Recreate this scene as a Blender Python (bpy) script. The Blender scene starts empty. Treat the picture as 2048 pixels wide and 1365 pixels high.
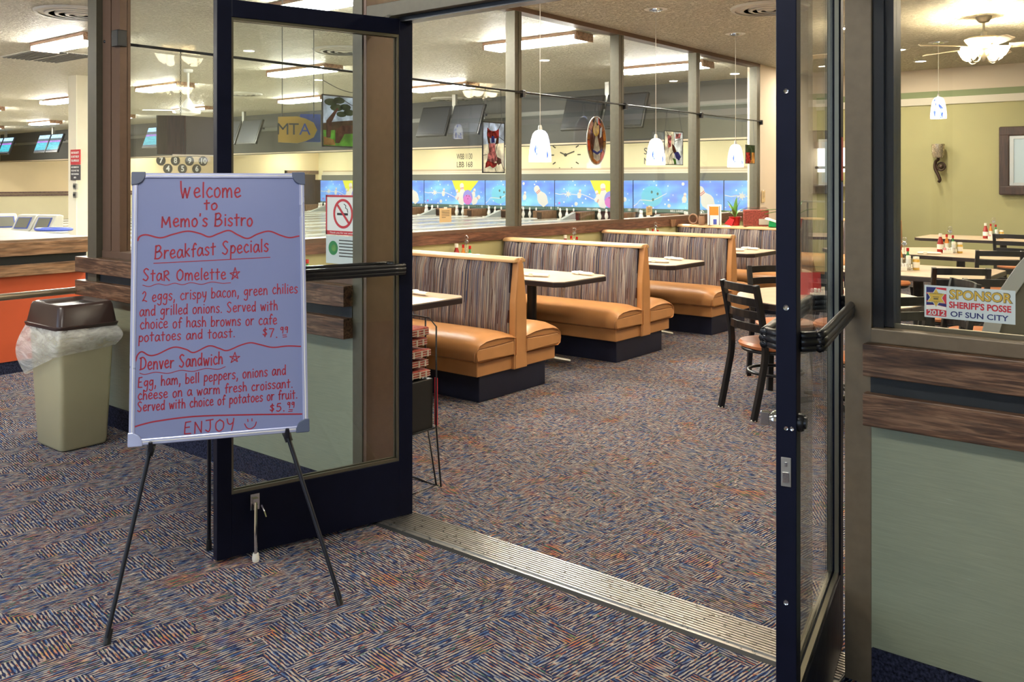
import bpy, math, random
from mathutils import Vector, Matrix
from math import sin, cos, pi, radians as R
random.seed(7)
S = bpy.context.scene
COL = S.collection

# ------------------------------------------------------------------ camera
YAW = 0.6825
cd = bpy.data.cameras.new('camera'); cam = bpy.data.objects.new('camera', cd); COL.objects.link(cam)
cam.location = (0, 0, 1.42); cam.rotation_euler = (pi/2, 0, YAW)
cd.sensor_width = 36.0; cd.lens = 1806.8/2048*36.0
cd.shift_y = -(682.5-361.2)/2048; cd.clip_start = 0.05; cd.clip_end = 200
S.camera = cam

# ------------------------------------------------------------------ world (daylight outside the entrance behind the camera), exposure
w = bpy.data.worlds.new('world'); S.world = w; w.use_nodes = True
bg = w.node_tree.nodes['Background']; bg.inputs[0].default_value = (0.62, 0.76, 1.0, 1); bg.inputs[1].default_value = 1.5
S.view_settings.view_transform = 'Standard'; S.view_settings.look = 'None'
S.view_settings.gamma = 1.0; S.view_settings.use_curve_mapping = False
S.view_settings.exposure = 1.15
S.cycles.max_bounces = 10; S.cycles.diffuse_bounces = 4; S.cycles.glossy_bounces = 4
S.cycles.transparent_max_bounces = 24; S.cycles.transmission_bounces = 6
S.cycles.sample_clamp_indirect = 6.0; S.cycles.caustics_reflective = False; S.cycles.caustics_refractive = False
S.cycles.use_denoising = True
LENS_E, BOWL_E, SHADE_E = 70.0, 11.0, 7.0

# ------------------------------------------------------------------ materials
MATS = {}
def newmat(name):
    m = bpy.data.materials.new(name); m.use_nodes = True
    nt = m.node_tree; b = nt.nodes['Principled BSDF']
    return m, nt, b
def setb(b, col=None, rough=None, metal=None, spec=None, **k):
    if col is not None: b.inputs['Base Color'].default_value = (*col, 1)
    if rough is not None: b.inputs['Roughness'].default_value = rough
    if metal is not None: b.inputs['Metallic'].default_value = metal
    if spec is not None: b.inputs['Specular IOR Level'].default_value = spec
    for a, v in k.items(): b.inputs[a.replace('_', ' ')].default_value = v
def N(nt, t, **k):
    n = nt.nodes.new(t)
    for a, v in k.items(): setattr(n, a, v)
    return n
def coords(nt, scale=(1,1,1), rot=(0,0,0), obj=True):
    tc = N(nt, 'ShaderNodeTexCoord'); mp = N(nt, 'ShaderNodeMapping')
    mp.inputs['Scale'].default_value = scale; mp.inputs['Rotation'].default_value = rot
    nt.links.new(tc.outputs['Object' if obj else 'Generated'], mp.inputs['Vector'])
    return mp.outputs[0]
def noise(nt, vec, scale, detail=3, rough=0.5):
    n = N(nt, 'ShaderNodeTexNoise'); n.inputs['Scale'].default_value = scale
    n.inputs['Detail'].default_value = detail; n.inputs['Roughness'].default_value = rough
    nt.links.new(vec, n.inputs['Vector']); return n
def ramp(nt, fac, stops, interp='LINEAR'):
    r = N(nt, 'ShaderNodeValToRGB'); r.color_ramp.interpolation = interp
    e = r.color_ramp.elements
    while len(e) < len(stops): e.new(0.5)
    for el, (p, c) in zip(e, stops): el.position = p; el.color = (*c, 1)
    nt.links.new(fac, r.inputs[0]); return r.outputs[0]
def bump(nt, b, h, strength=0.3, dist=0.01):
    n = N(nt, 'ShaderNodeBump'); n.inputs['Strength'].default_value = strength; n.inputs['Distance'].default_value = dist
    nt.links.new(h, n.inputs['Height']); nt.links.new(n.outputs[0], b.inputs['Normal'])
def plain(name, col, rough=0.5, metal=0.0, spec=0.5, var=0.0, vs=6.0, **k):
    m, nt, b = newmat(name); setb(b, col, rough, metal, spec, **k)
    v = coords(nt); n = noise(nt, v, vs, 4)
    if var > 0:
        c0 = tuple(max(0, x*(1-var)) for x in col); c1 = tuple(min(1, x*(1+var)) for x in col)
        nt.links.new(ramp(nt, n.outputs[0], [(0.3, c0), (0.7, c1)]), b.inputs['Base Color'])
    mr = N(nt, 'ShaderNodeMapRange'); mr.inputs[3].default_value = max(0.02, rough-0.05); mr.inputs[4].default_value = min(1, rough+0.07)
    nt.links.new(n.outputs[0], mr.inputs[0]); nt.links.new(mr.outputs[0], b.inputs['Roughness'])
    MATS[name] = m; return m
def emit(name, col, s, base=(0.9,0.9,0.9)):
    m, nt, b = newmat(name); setb(b, base, 0.4)
    b.inputs['Emission Color'].default_value = (*col, 1); b.inputs['Emission Strength'].default_value = s
    MATS[name] = m; return m
def glassmat(name, tint, ior=1.45, rough=0.0, mixc=None):
    m, nt, b = newmat(name); nt.nodes.remove(b)
    out = nt.nodes['Material Output']
    tr = N(nt, 'ShaderNodeBsdfTransparent'); tr.inputs[0].default_value = (*tint, 1)
    gl = N(nt, 'ShaderNodeBsdfGlossy'); gl.inputs['Roughness'].default_value = rough; gl.inputs[0].default_value = (0.9,0.95,1,1)
    lw = N(nt, 'ShaderNodeLayerWeight'); lw.inputs[0].default_value = 0.5
    pw = N(nt, 'ShaderNodeMath', operation='POWER'); pw.inputs[1].default_value = 4.5; nt.links.new(lw.outputs['Facing'], pw.inputs[0])
    fr = N(nt, 'ShaderNodeMath', operation='MULTIPLY_ADD'); fr.inputs[1].default_value = 0.85; fr.inputs[2].default_value = ior; nt.links.new(pw.outputs[0], fr.inputs[0])
    mx = N(nt, 'ShaderNodeMixShader'); nt.links.new(fr.outputs[0], mx.inputs[0])
    nt.links.new(tr.outputs[0], mx.inputs[1]); nt.links.new(gl.outputs[0], mx.inputs[2]); nt.links.new(mx.outputs[0], out.inputs[0])
    MATS[name] = m; return m
def woodmat(name, c0, c1, c2, scale=1.0, rough=0.45, axis='X', gloss=0.5):
    m, nt, b = newmat(name); setb(b, c1, rough, 0, gloss)
    sc = {'X': (1.2, 14, 14), 'Y': (14, 1.2, 14), 'Z': (14, 14, 1.2)}[axis]
    v = coords(nt, tuple(s*scale for s in sc))
    n = noise(nt, v, 1.3, 6, 0.62); n.inputs['Distortion'].default_value = 0.8
    n2 = noise(nt, coords(nt, tuple(s*scale*6 for s in sc)), 1.0, 3)
    c = ramp(nt, n.outputs[0], [(0.30, c0), (0.46, c1), (0.53, c2), (0.58, c1), (0.75, c0)])
    mx = N(nt, 'ShaderNodeMix', data_type='RGBA', blend_type='MULTIPLY'); mx.inputs[0].default_value = 0.7
    nt.links.new(c, mx.inputs[6]); nt.links.new(ramp(nt, n2.outputs[0], [(0.38, (.28,.28,.28)), (0.58, (1,1,1))]), mx.inputs[7])
    nt.links.new(mx.outputs[2], b.inputs['Base Color']); bump(nt, b, n2.outputs[0], 0.08, 0.002)
    MATS[name] = m; return m

plain('bronze', (0.105,0.092,0.062), 0.45, 0.3, var=0.08, vs=30)
plain('bronze_warm', (0.17,0.125,0.078), 0.45, 0.25, var=0.08, vs=30)
plain('bronze_brown', (0.13,0.075,0.048), 0.42, 0.25, var=0.08, vs=30)
plain('door_metal', (0.004,0.005,0.015), 0.45, 0.0, 0.14, var=0.1, vs=20)  # navy cast of the daylight put into the metal's base colour
plain('door_edge', (0.012,0.014,0.022), 0.35, 0.2)
plain('door_bead', (0.20,0.18,0.13), 0.3, 0.8)
plain('black', (0.012,0.012,0.012), 0.4)
plain('black_metal', (0.012,0.012,0.014), 0.3, 0.2)
plain('chrome', (0.62,0.62,0.62), 0.12, 1.0)
plain('aluminium', (0.42,0.40,0.36), 0.28, 0.9, var=0.1, vs=40)
plain('brass_rail', (0.35,0.28,0.19), 0.3, 0.7)
plain('carpet_dark', (0.022,0.024,0.045), 0.95, spec=0.1, var=0.9, vs=120)
plain('dark_recess', (0.012,0.014,0.016), 0.6)
woodmat('board_wood', (0.028,0.012,0.006), (0.125,0.058,0.028), (0.24,0.13,0.07), scale=1.7)
woodmat('board_wood_y', (0.05,0.018,0.010), (0.14,0.055,0.030), (0.19,0.085,0.048), axis='Y')
woodmat('counter_wood', (0.14,0.06,0.025), (0.28,0.14,0.065), (0.38,0.21,0.11), axis='Y', scale=0.8)
woodmat('pale_wood', (0.27,0.165,0.095), (0.33,0.21,0.125), (0.38,0.26,0.165), axis='Y', scale=0.6)
woodmat('lane_wood', (0.38,0.35,0.26), (0.46,0.42,0.32), (0.50,0.47,0.37), axis='Y', scale=0.5, rough=0.2)
woodmat('trim_wood', (0.13,0.065,0.038), (0.20,0.11,0.07), (0.25,0.15,0.10), scale=0.5)
woodmat('kickback_wood', (0.18,0.085,0.04), (0.26,0.13,0.065), (0.31,0.17,0.09), axis='Z', scale=0.8)
woodmat('lamp_wood', (0.34,0.18,0.10), (0.46,0.26,0.16), (0.52,0.32,0.21), scale=0.5)
woodmat('dark_wood', (0.022,0.010,0.008), (0.05,0.022,0.016), (0.07,0.034,0.024), axis='Z')
plain('olive_wall', (0.37,0.345,0.165), 0.75, var=0.04, vs=2)
plain('sage_strip', (0.22,0.26,0.13), 0.7)
plain('cream_wall', (0.80,0.72,0.46), 0.8, var=0.03, vs=1)
plain('peach_wall', (0.82,0.66,0.40), 0.8, var=0.03, vs=1)
plain('beige_wall', (0.60,0.51,0.39), 0.8, var=0.03, vs=2)
plain('column_paint', (0.62,0.58,0.44), 0.7, var=0.03)
plain('column_edge', (0.80,0.76,0.60), 0.7)
plain('soffit_paint', (0.06,0.06,0.055), 0.7, var=0.08, vs=0.7)
plain('soffit_stripe', (0.16,0.16,0.145), 0.6)
plain('molding_white', (0.70,0.66,0.55), 0.5)
plain('tan_trim', (0.50,0.40,0.28), 0.5)
plain('grey_band', (0.14,0.14,0.12), 0.6)
plain('orange_panel', (0.52,0.075,0.018), 0.55, var=0.08, vs=3)
plain('vinyl_tan', (0.50,0.235,0.085), 0.36, var=0.07, vs=9)
plain('vinyl_cap', (0.55,0.33,0.15), 0.4)
plain('vinyl_piping', (0.40,0.18,0.07), 0.4)
plain('chair_vinyl', (0.55,0.19,0.07), 0.35)
plain('kick_navy', (0.008,0.010,0.026), 0.4, var=0.2, vs=8)
plain('laminate_edge', (0.028,0.018,0.018), 0.3)
plain('napkin', (0.82,0.78,0.70), 0.9)
plain('silverware', (0.6,0.6,0.6), 0.2, 1.0)
plain('lamp_body_white', (0.75,0.75,0.72), 0.4)
plain('vent_metal', (0.50,0.48,0.42), 0.5, 0.1)
plain('vent_dark', (0.13,0.125,0.11), 0.6)
plain('board_blue_tint', (0.20,0.232,0.42), 0.22, spec=0.6, var=0.02, vs=3)  # white board; its lavender is bluish daylight put into the base colour
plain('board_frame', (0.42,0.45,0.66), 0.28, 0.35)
plain('board_corner', (0.075,0.095,0.16), 0.4)
plain('marker_red', (0.30,0.008,0.028), 0.6)
plain('easel_black', (0.014,0.015,0.022), 0.35, 0.3)
plain('can_beige', (0.40,0.36,0.22), 0.45, var=0.03)
plain('lid_brown', (0.040,0.022,0.018), 0.3)
plain('console_grey', (0.50,0.50,0.44), 0.4)
plain('console_screen', (0.17,0.17,0.14), 0.15)
plain('console_blue', (0.05,0.09,0.42), 0.4)
plain('paper', (0.78,0.72,0.58), 0.8)
plain('paper_tan', (0.62,0.46,0.24), 0.8)
plain('white_paint', (0.80,0.78,0.72), 0.5)
plain('ink', (0.02,0.02,0.02), 0.6)
plain('ink_grey', (0.05,0.048,0.04), 0.6)
plain('sign_red', (0.55,0.03,0.04), 0.5)
plain('sign_white', (0.80,0.80,0.76), 0.5)
plain('sign_charcoal', (0.05,0.045,0.05), 0.5)
plain('sticker_white', (0.58,0.64,0.62), 0.4)
plain('gold', (0.62,0.40,0.06), 0.4)
plain('gold_dark', (0.12,0.10,0.05), 0.5)
plain('navy', (0.015,0.02,0.12), 0.5)
plain('green', (0.03,0.22,0.06), 0.5)
plain('leaf_green', (0.10,0.26,0.05), 0.45, var=0.3, vs=30)
plain('foil_red', (0.50,0.02,0.02), 0.25, 0.3)
plain('foil_green', (0.01,0.30,0.08), 0.3, 0.3)
plain('plaster_pot', (0.50,0.36,0.16), 0.6)
plain('ketchup', (0.30,0.015,0.012), 0.2)
plain('hot_orange', (0.62,0.22,0.04), 0.25)
plain('mustard', (0.60,0.36,0.05), 0.3)
plain('cap_white', (0.80,0.76,0.66), 0.4)
plain('spice_glass', (0.60,0.60,0.56), 0.15)
plain('packet_white', (0.80,0.78,0.74), 0.7)
plain('packet_pink', (0.75,0.30,0.33), 0.7)
plain('mirror_grey', (0.42,0.50,0.52), 0.3, 0.3)
plain('sconce_iron', (0.04,0.02,0.012), 0.45, 0.4)
plain('mercury_glass', (0.45,0.38,0.28), 0.25, 0.7, var=0.4, vs=60)
plain('news_red', (0.36,0.07,0.05), 0.85, var=0.5, vs=60)
plain('news_paper', (0.55,0.45,0.36), 0.85)
plain('podium_laminate', (0.17,0.135,0.075), 0.5, var=0.05)
plain('podium_edge', (0.62,0.57,0.46), 0.4)
plain('pin_white', (0.85,0.83,0.78), 0.25)
plain('machine_grey', (0.34,0.36,0.34), 0.5)
plain('gutter_grey', (0.13,0.15,0.145), 0.4)
plain('screen_dark', (0.028,0.03,0.035), 0.3)
plain('steel', (0.45,0.44,0.40), 0.3, 0.8)
plain('fan_metal', (0.28,0.25,0.20), 0.35, 0.6)
plain('fan_cream', (0.66,0.52,0.34), 0.4)
plain('fan_white', (0.80,0.80,0.76), 0.4)
plain('basket', (0.25,0.13,0.07), 0.7)
plain('tile_pale', (0.60,0.58,0.52), 0.3)
emit('lens', (1.0, 0.97, 0.88), LENS_E)
emit('lens_far', (1.0, 0.96, 0.84), 44.0)
emit('lens_lobby', (1.0, 0.97, 0.90), 28.0)
emit('bowl', (1.0, 0.80, 0.50), BOWL_E)
emit('downlight', (1.0, 0.90, 0.72), 12.0)
emit('serving_light', (1.0, 0.95, 0.80), 2.2)
glassmat('glass', (0.965, 0.98, 0.97), 0.025)
glassmat('edge_glass', (0.85, 0.85, 0.85), 0.08)

def build_special():
    # sage laminate with a fine woven streak
    m, nt, b = newmat('panel'); setb(b, (0.25,0.27,0.185), 0.5); MATS['panel'] = m
    n = noise(nt, coords(nt, (14, 14, 260)), 1.0, 4); n3 = noise(nt, coords(nt, (1.3,1.3,1.3)), 1.0, 2)
    mx = N(nt, 'ShaderNodeMix', data_type='RGBA', blend_type='MULTIPLY'); mx.inputs[0].default_value = 1
    nt.links.new(ramp(nt, n.outputs[0], [(0.25, (0.24,0.26,0.18)), (0.7, (0.285,0.30,0.205)), (0.8, (0.34,0.36,0.27))]), mx.inputs[6])
    nt.links.new(ramp(nt, n3.outputs[0], [(0.3, (0.93,0.93,0.93)), (0.7, (1,1,1))]), mx.inputs[7])
    nt.links.new(mx.outputs[2], b.inputs['Base Color']); bump(nt, b, n.outputs[0], 0.12, 0.002)
    # knockdown textured ceiling
    m, nt, b = newmat('ceiling_plaster'); setb(b, (0.62,0.57,0.44), 0.55, 0, 0.35); MATS['ceiling'] = m
    n = noise(nt, coords(nt, (1,1,1)), 26, 5, 0.6); n2 = noise(nt, coords(nt), 9, 3)
    h = ramp(nt, n.outputs[0], [(0.42, (0,0,0)), (0.55, (1,1,1))]); bump(nt, b, h, 0.9, 0.03)
    nt.links.new(ramp(nt, n.outputs[0], [(0.35, (0.54,0.50,0.38)), (0.6, (0.66,0.61,0.48))]), b.inputs['Base Color'])
    # patterned carpet: short parallel strokes whose direction changes by patch, in many yarn colours
    m, nt, b = newmat('carpet'); setb(b, (0.1,0.1,0.1), 0.95, 0, 0.1); MATS['carpet'] = m
    v = coords(nt)
    rot = N(nt, 'ShaderNodeMapping'); rot.inputs['Rotation'].default_value = (0, 0, R(8)); nt.links.new(v, rot.inputs[0]); v0 = rot.outputs[0]
    nd = noise(nt, v0, 9, 2); sub = N(nt, 'ShaderNodeVectorMath', operation='SCALE'); sub.inputs['Scale'].default_value = 0.05
    nt.links.new(nd.outputs['Color'], sub.inputs[0])
    ad = N(nt, 'ShaderNodeVectorMath', operation='ADD'); nt.links.new(v0, ad.inputs[0]); nt.links.new(sub.outputs[0], ad.inputs[1])
    vo = N(nt, 'ShaderNodeTexVoronoi'); vo.inputs['Scale'].default_value = 8.5; vo.distance = 'CHEBYCHEV'; vo.inputs['Randomness'].default_value = 0.75
    nt.links.new(ad.outputs[0], vo.inputs['Vector'])
    sep = N(nt, 'ShaderNodeSeparateColor'); nt.links.new(vo.outputs['Color'], sep.inputs[0])
    def strokes(sx, sy, off):
        mp = N(nt, 'ShaderNodeMapping'); mp.inputs['Scale'].default_value = (sx, sy, 1); mp.inputs['Location'].default_value = (off, off, 0)
        nt.links.new(v0, mp.inputs[0]); return mp.outputs[0]
    vA, vB = strokes(26, 135, 0), strokes(135, 26, 5)
    gt = N(nt, 'ShaderNodeMath', operation='GREATER_THAN'); gt.inputs[1].default_value = 0.5; nt.links.new(sep.outputs[0], gt.inputs[0])
    mv = N(nt, 'ShaderNodeMix', data_type='VECTOR'); nt.links.new(gt.outputs[0], mv.inputs[0]); nt.links.new(vA, mv.inputs[4]); nt.links.new(vB, mv.inputs[5])
    ns = noise(nt, mv.outputs[1], 1.0, 1.5, 0.5)
    wn = N(nt, 'ShaderNodeTexNoise'); wn.inputs['Scale'].default_value = 0.55; wn.inputs['Detail'].default_value = 2; nt.links.new(mv.outputs[1], wn.inputs['Vector'])
    wv = N(nt, 'ShaderNodeTexWave'); wv.wave_type = 'BANDS'; wv.bands_direction = 'X'; wv.inputs['Scale'].default_value = 0.2; wv.inputs['Distortion'].default_value = 1.2; wv.inputs['Detail'].default_value = 2; wv.inputs['Detail Scale'].default_value = 0.6
    mq = N(nt, 'ShaderNodeMix', data_type='VECTOR'); nt.links.new(gt.outputs[0], mq.inputs[0])
    swz = N(nt, 'ShaderNodeMapping'); swz.inputs['Rotation'].default_value = (0, 0, R(90)); nt.links.new(vA, swz.inputs[0]); nt.links.new(swz.outputs[0], mq.inputs[4]); nt.links.new(vB, mq.inputs[5])
    nt.links.new(mq.outputs[1], wv.inputs['Vector'])
    st = N(nt, 'ShaderNodeMath', operation='MULTIPLY_ADD'); st.inputs[1].default_value = 0.34; nt.links.new(wv.outputs['Fac'], st.inputs[0]); nt.links.new(ns.outputs[0], st.inputs[2])
    big = noise(nt, v0, 5.5, 3, 0.6); spk = noise(nt, v0, 160, 2)
    navy = [(0.008,0.010,0.032), (0.022,0.030,0.085)]
    light = ramp(nt, wn.outputs[0], [(0.30,(0.05,0.10,0.22)), (0.39,(0.20,0.21,0.23)), (0.46,(0.36,0.31,0.25)), (0.55,(0.27,0.10,0.06)), (0.605,(0.06,0.14,0.10)), (0.65,(0.30,0.25,0.21))], 'CONSTANT')
    rust = ramp(nt, wn.outputs[0], [(0.35,(0.34,0.09,0.03)), (0.5,(0.45,0.22,0.10)), (0.6,(0.10,0.16,0.07))])
    mb = N(nt, 'ShaderNodeMix', data_type='RGBA'); nt.links.new(ramp(nt, big.outputs[0], [(0.56,(0,0,0)), (0.66,(1,1,1))]), mb.inputs[0])
    nt.links.new(light, mb.inputs[6]); nt.links.new(rust, mb.inputs[7])
    dk = ramp(nt, spk.outputs[0], [(0.35, navy[0]), (0.65, navy[1])])
    mf = N(nt, 'ShaderNodeMix', data_type='RGBA'); nt.links.new(ramp(nt, st.outputs[0], [(0.64,(0,0,0)), (0.72,(1,1,1))]), mf.inputs[0])
    nt.links.new(dk, mf.inputs[6]); nt.links.new(mb.outputs[2], mf.inputs[7])
    nt.links.new(mf.outputs[2], b.inputs['Base Color'])
    ah = N(nt, 'ShaderNodeMath', operation='ADD'); nt.links.new(st.outputs[0], ah.inputs[0]); nt.links.new(spk.outputs[0], ah.inputs[1])
    bump(nt, b, ah.outputs[0], 0.7, 0.006)
    # striped booth fabric, stripes run up the channels
    m, nt, b = newmat('stripe_fabric'); setb(b, (0.3,0.2,0.2), 0.85, 0, 0.2); MATS['stripe'] = m
    n = noise(nt, coords(nt, (62, 0.5, 0.55)), 1.0, 2, 0.55); n.inputs['Distortion'].default_value = 0.1
    c = ramp(nt, n.outputs[0], [(0.28,(0.025,0.022,0.035)), (0.38,(0.17,0.15,0.16)), (0.43,(0.07,0.03,0.025)), (0.47,(0.28,0.24,0.20)), (0.51,(0.045,0.055,0.10)), (0.55,(0.20,0.12,0.09)), (0.59,(0.33,0.30,0.26)), (0.64,(0.09,0.05,0.05)), (0.70,(0.22,0.20,0.24))], 'CONSTANT')
    nt.links.new(c, b.inputs['Base Color'])
    f = noise(nt, coords(nt), 300, 2); bump(nt, b, f.outputs[0], 0.15, 0.002)
    # mottled table laminate
    m, nt, b = newmat('laminate'); setb(b, (0.6,0.5,0.4), 0.28); MATS['laminate'] = m
    n = noise(nt, coords(nt), 7, 5, 0.6)
    nt.links.new(ramp(nt, n.outputs[0], [(0.3,(0.56,0.40,0.28)), (0.7,(0.66,0.50,0.36))]), b.inputs['Base Color'])
    # translucent bin liner
    m, nt, b = newmat('liner'); nt.nodes.remove(b); out = nt.nodes['Material Output']; MATS['liner'] = m
    tr = N(nt, 'ShaderNodeBsdfTransparent'); df = N(nt, 'ShaderNodeBsdfPrincipled'); df.inputs['Base Color'].default_value = (0.92,0.90,0.84,1); df.inputs['Roughness'].default_value = 0.35
    n = noise(nt, coords(nt, (9, 9, 22)), 1.0, 5, 0.65); n.inputs['Distortion'].default_value = 0.6
    fac = ramp(nt, n.outputs[0], [(0.35,(0.22,0.22,0.22)), (0.7,(0.58,0.58,0.58))]); mx = N(nt, 'ShaderNodeMixShader')
    bm_ = N(nt, 'ShaderNodeBump'); bm_.inputs['Strength'].default_value = 0.8; bm_.inputs['Distance'].default_value = 0.02
    nt.links.new(n.outputs[0], bm_.inputs['Height']); nt.links.new(bm_.outputs[0], df.inputs['Normal'])
    nt.links.new(fac, mx.inputs[0]); nt.links.new(tr.outputs[0], mx.inputs[1]); nt.links.new(df.outputs[0], mx.inputs[2]); nt.links.new(mx.outputs[0], out.inputs[0])
    # pendant art glass, white with blue streaks, glowing
    m, nt, b = newmat('pendant_glass'); setb(b, (0.8,0.8,0.85), 0.2); MATS['pendant'] = m
    n = noise(nt, coords(nt, (22, 22, 7)), 1.0, 3, 0.6)
    c = ramp(nt, n.outputs[0], [(0.36,(0.02,0.05,0.45)), (0.41,(0.30,0.38,0.95)), (0.46,(1.0,0.98,0.95)), (1.0,(1.0,0.98,0.95))])
    nt.links.new(c, b.inputs['Emission Color']); b.inputs['Emission Strength'].default_value = SHADE_E*0.22
    nt.links.new(c, b.inputs['Base Color'])
    # masking unit print (background only): blue starfield
    m, nt, b = newmat('star_print'); setb(b, (0.1,0.2,0.7), 0.4); MATS['stars'] = m
    n = noise(nt, coords(nt, (0.8, 1, 1.6)), 1.0, 2)
    c1 = ramp(nt, n.outputs[0], [(0.3,(0.10,0.17,0.62)), (0.5,(0.13,0.30,0.76)), (0.7,(0.20,0.50,0.85))])
    vo = N(nt, 'ShaderNodeTexVoronoi'); vo.inputs['Scale'].default_value = 5.0; nt.links.new(coords(nt), vo.inputs['Vector'])
    fc = ramp(nt, vo.outputs['Distance'], [(0.05,(1,1,1)), (0.20,(0,0,0))])
    mx = N(nt, 'ShaderNodeMix', data_type='RGBA'); nt.links.new(fc, mx.inputs[0]); nt.links.new(c1, mx.inputs[6]); mx.inputs[7].default_value = (0.75,0.80,0.95,1)
    nt.links.new(mx.outputs[2], b.inputs['Base Color'])
    nt.links.new(mx.outputs[2], b.inputs['Emission Color']); b.inputs['Emission Strength'].default_value = 0.30   # back-lit masking units
    # score screens
    m, nt, b = newmat('score_screen'); setb(b, (0.02,0.02,0.03), 0.2); MATS['screen'] = m
    tc = N(nt, 'ShaderNodeTexCoord'); sp = N(nt, 'ShaderNodeSeparateXYZ'); nt.links.new(tc.outputs['Object'], sp.inputs[0])
    zz_ = N(nt, 'ShaderNodeMath', operation='MULTIPLY_ADD'); zz_.inputs[1].default_value = 1.85; zz_.inputs[2].default_value = 0.49; nt.links.new(sp.outputs[2], zz_.inputs[0])
    c = ramp(nt, zz_.outputs[0], [(0.0,(0.05,0.06,0.07)), (0.10,(0.04,0.30,0.36)), (0.54,(0.28,0.12,0.42)), (0.64,(0.06,0.08,0.09)), (0.78,(0.35,0.55,0.85))], 'CONSTANT')
    br = N(nt, 'ShaderNodeTexBrick'); br.inputs['Scale'].default_value = 9; br.inputs['Color1'].default_value = (1,1,1,1); br.inputs['Color2'].default_value = (0.3,0.5,0.5,1); br.inputs['Mortar'].default_value = (0.05,0.05,0.06,1)
    mpv = N(nt, 'ShaderNodeMapping'); mpv.inputs['Rotation'].default_value = (R(90), 0, 0); nt.links.new(tc.outputs['Object'], mpv.inputs[0]); nt.links.new(mpv.outputs[0], br.inputs['Vector'])
    mx = N(nt, 'ShaderNodeMix', data_type='RGBA', blend_type='MULTIPLY'); mx.inputs[0].default_value = 0.7; nt.links.new(c, mx.inputs[6]); nt.links.new(br.outputs[0], mx.inputs[7])
    nt.links.new(mx.outputs[2], b.inputs['Emission Color']); b.inputs['Emission Strength'].default_value = 1.3
build_special()

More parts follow.
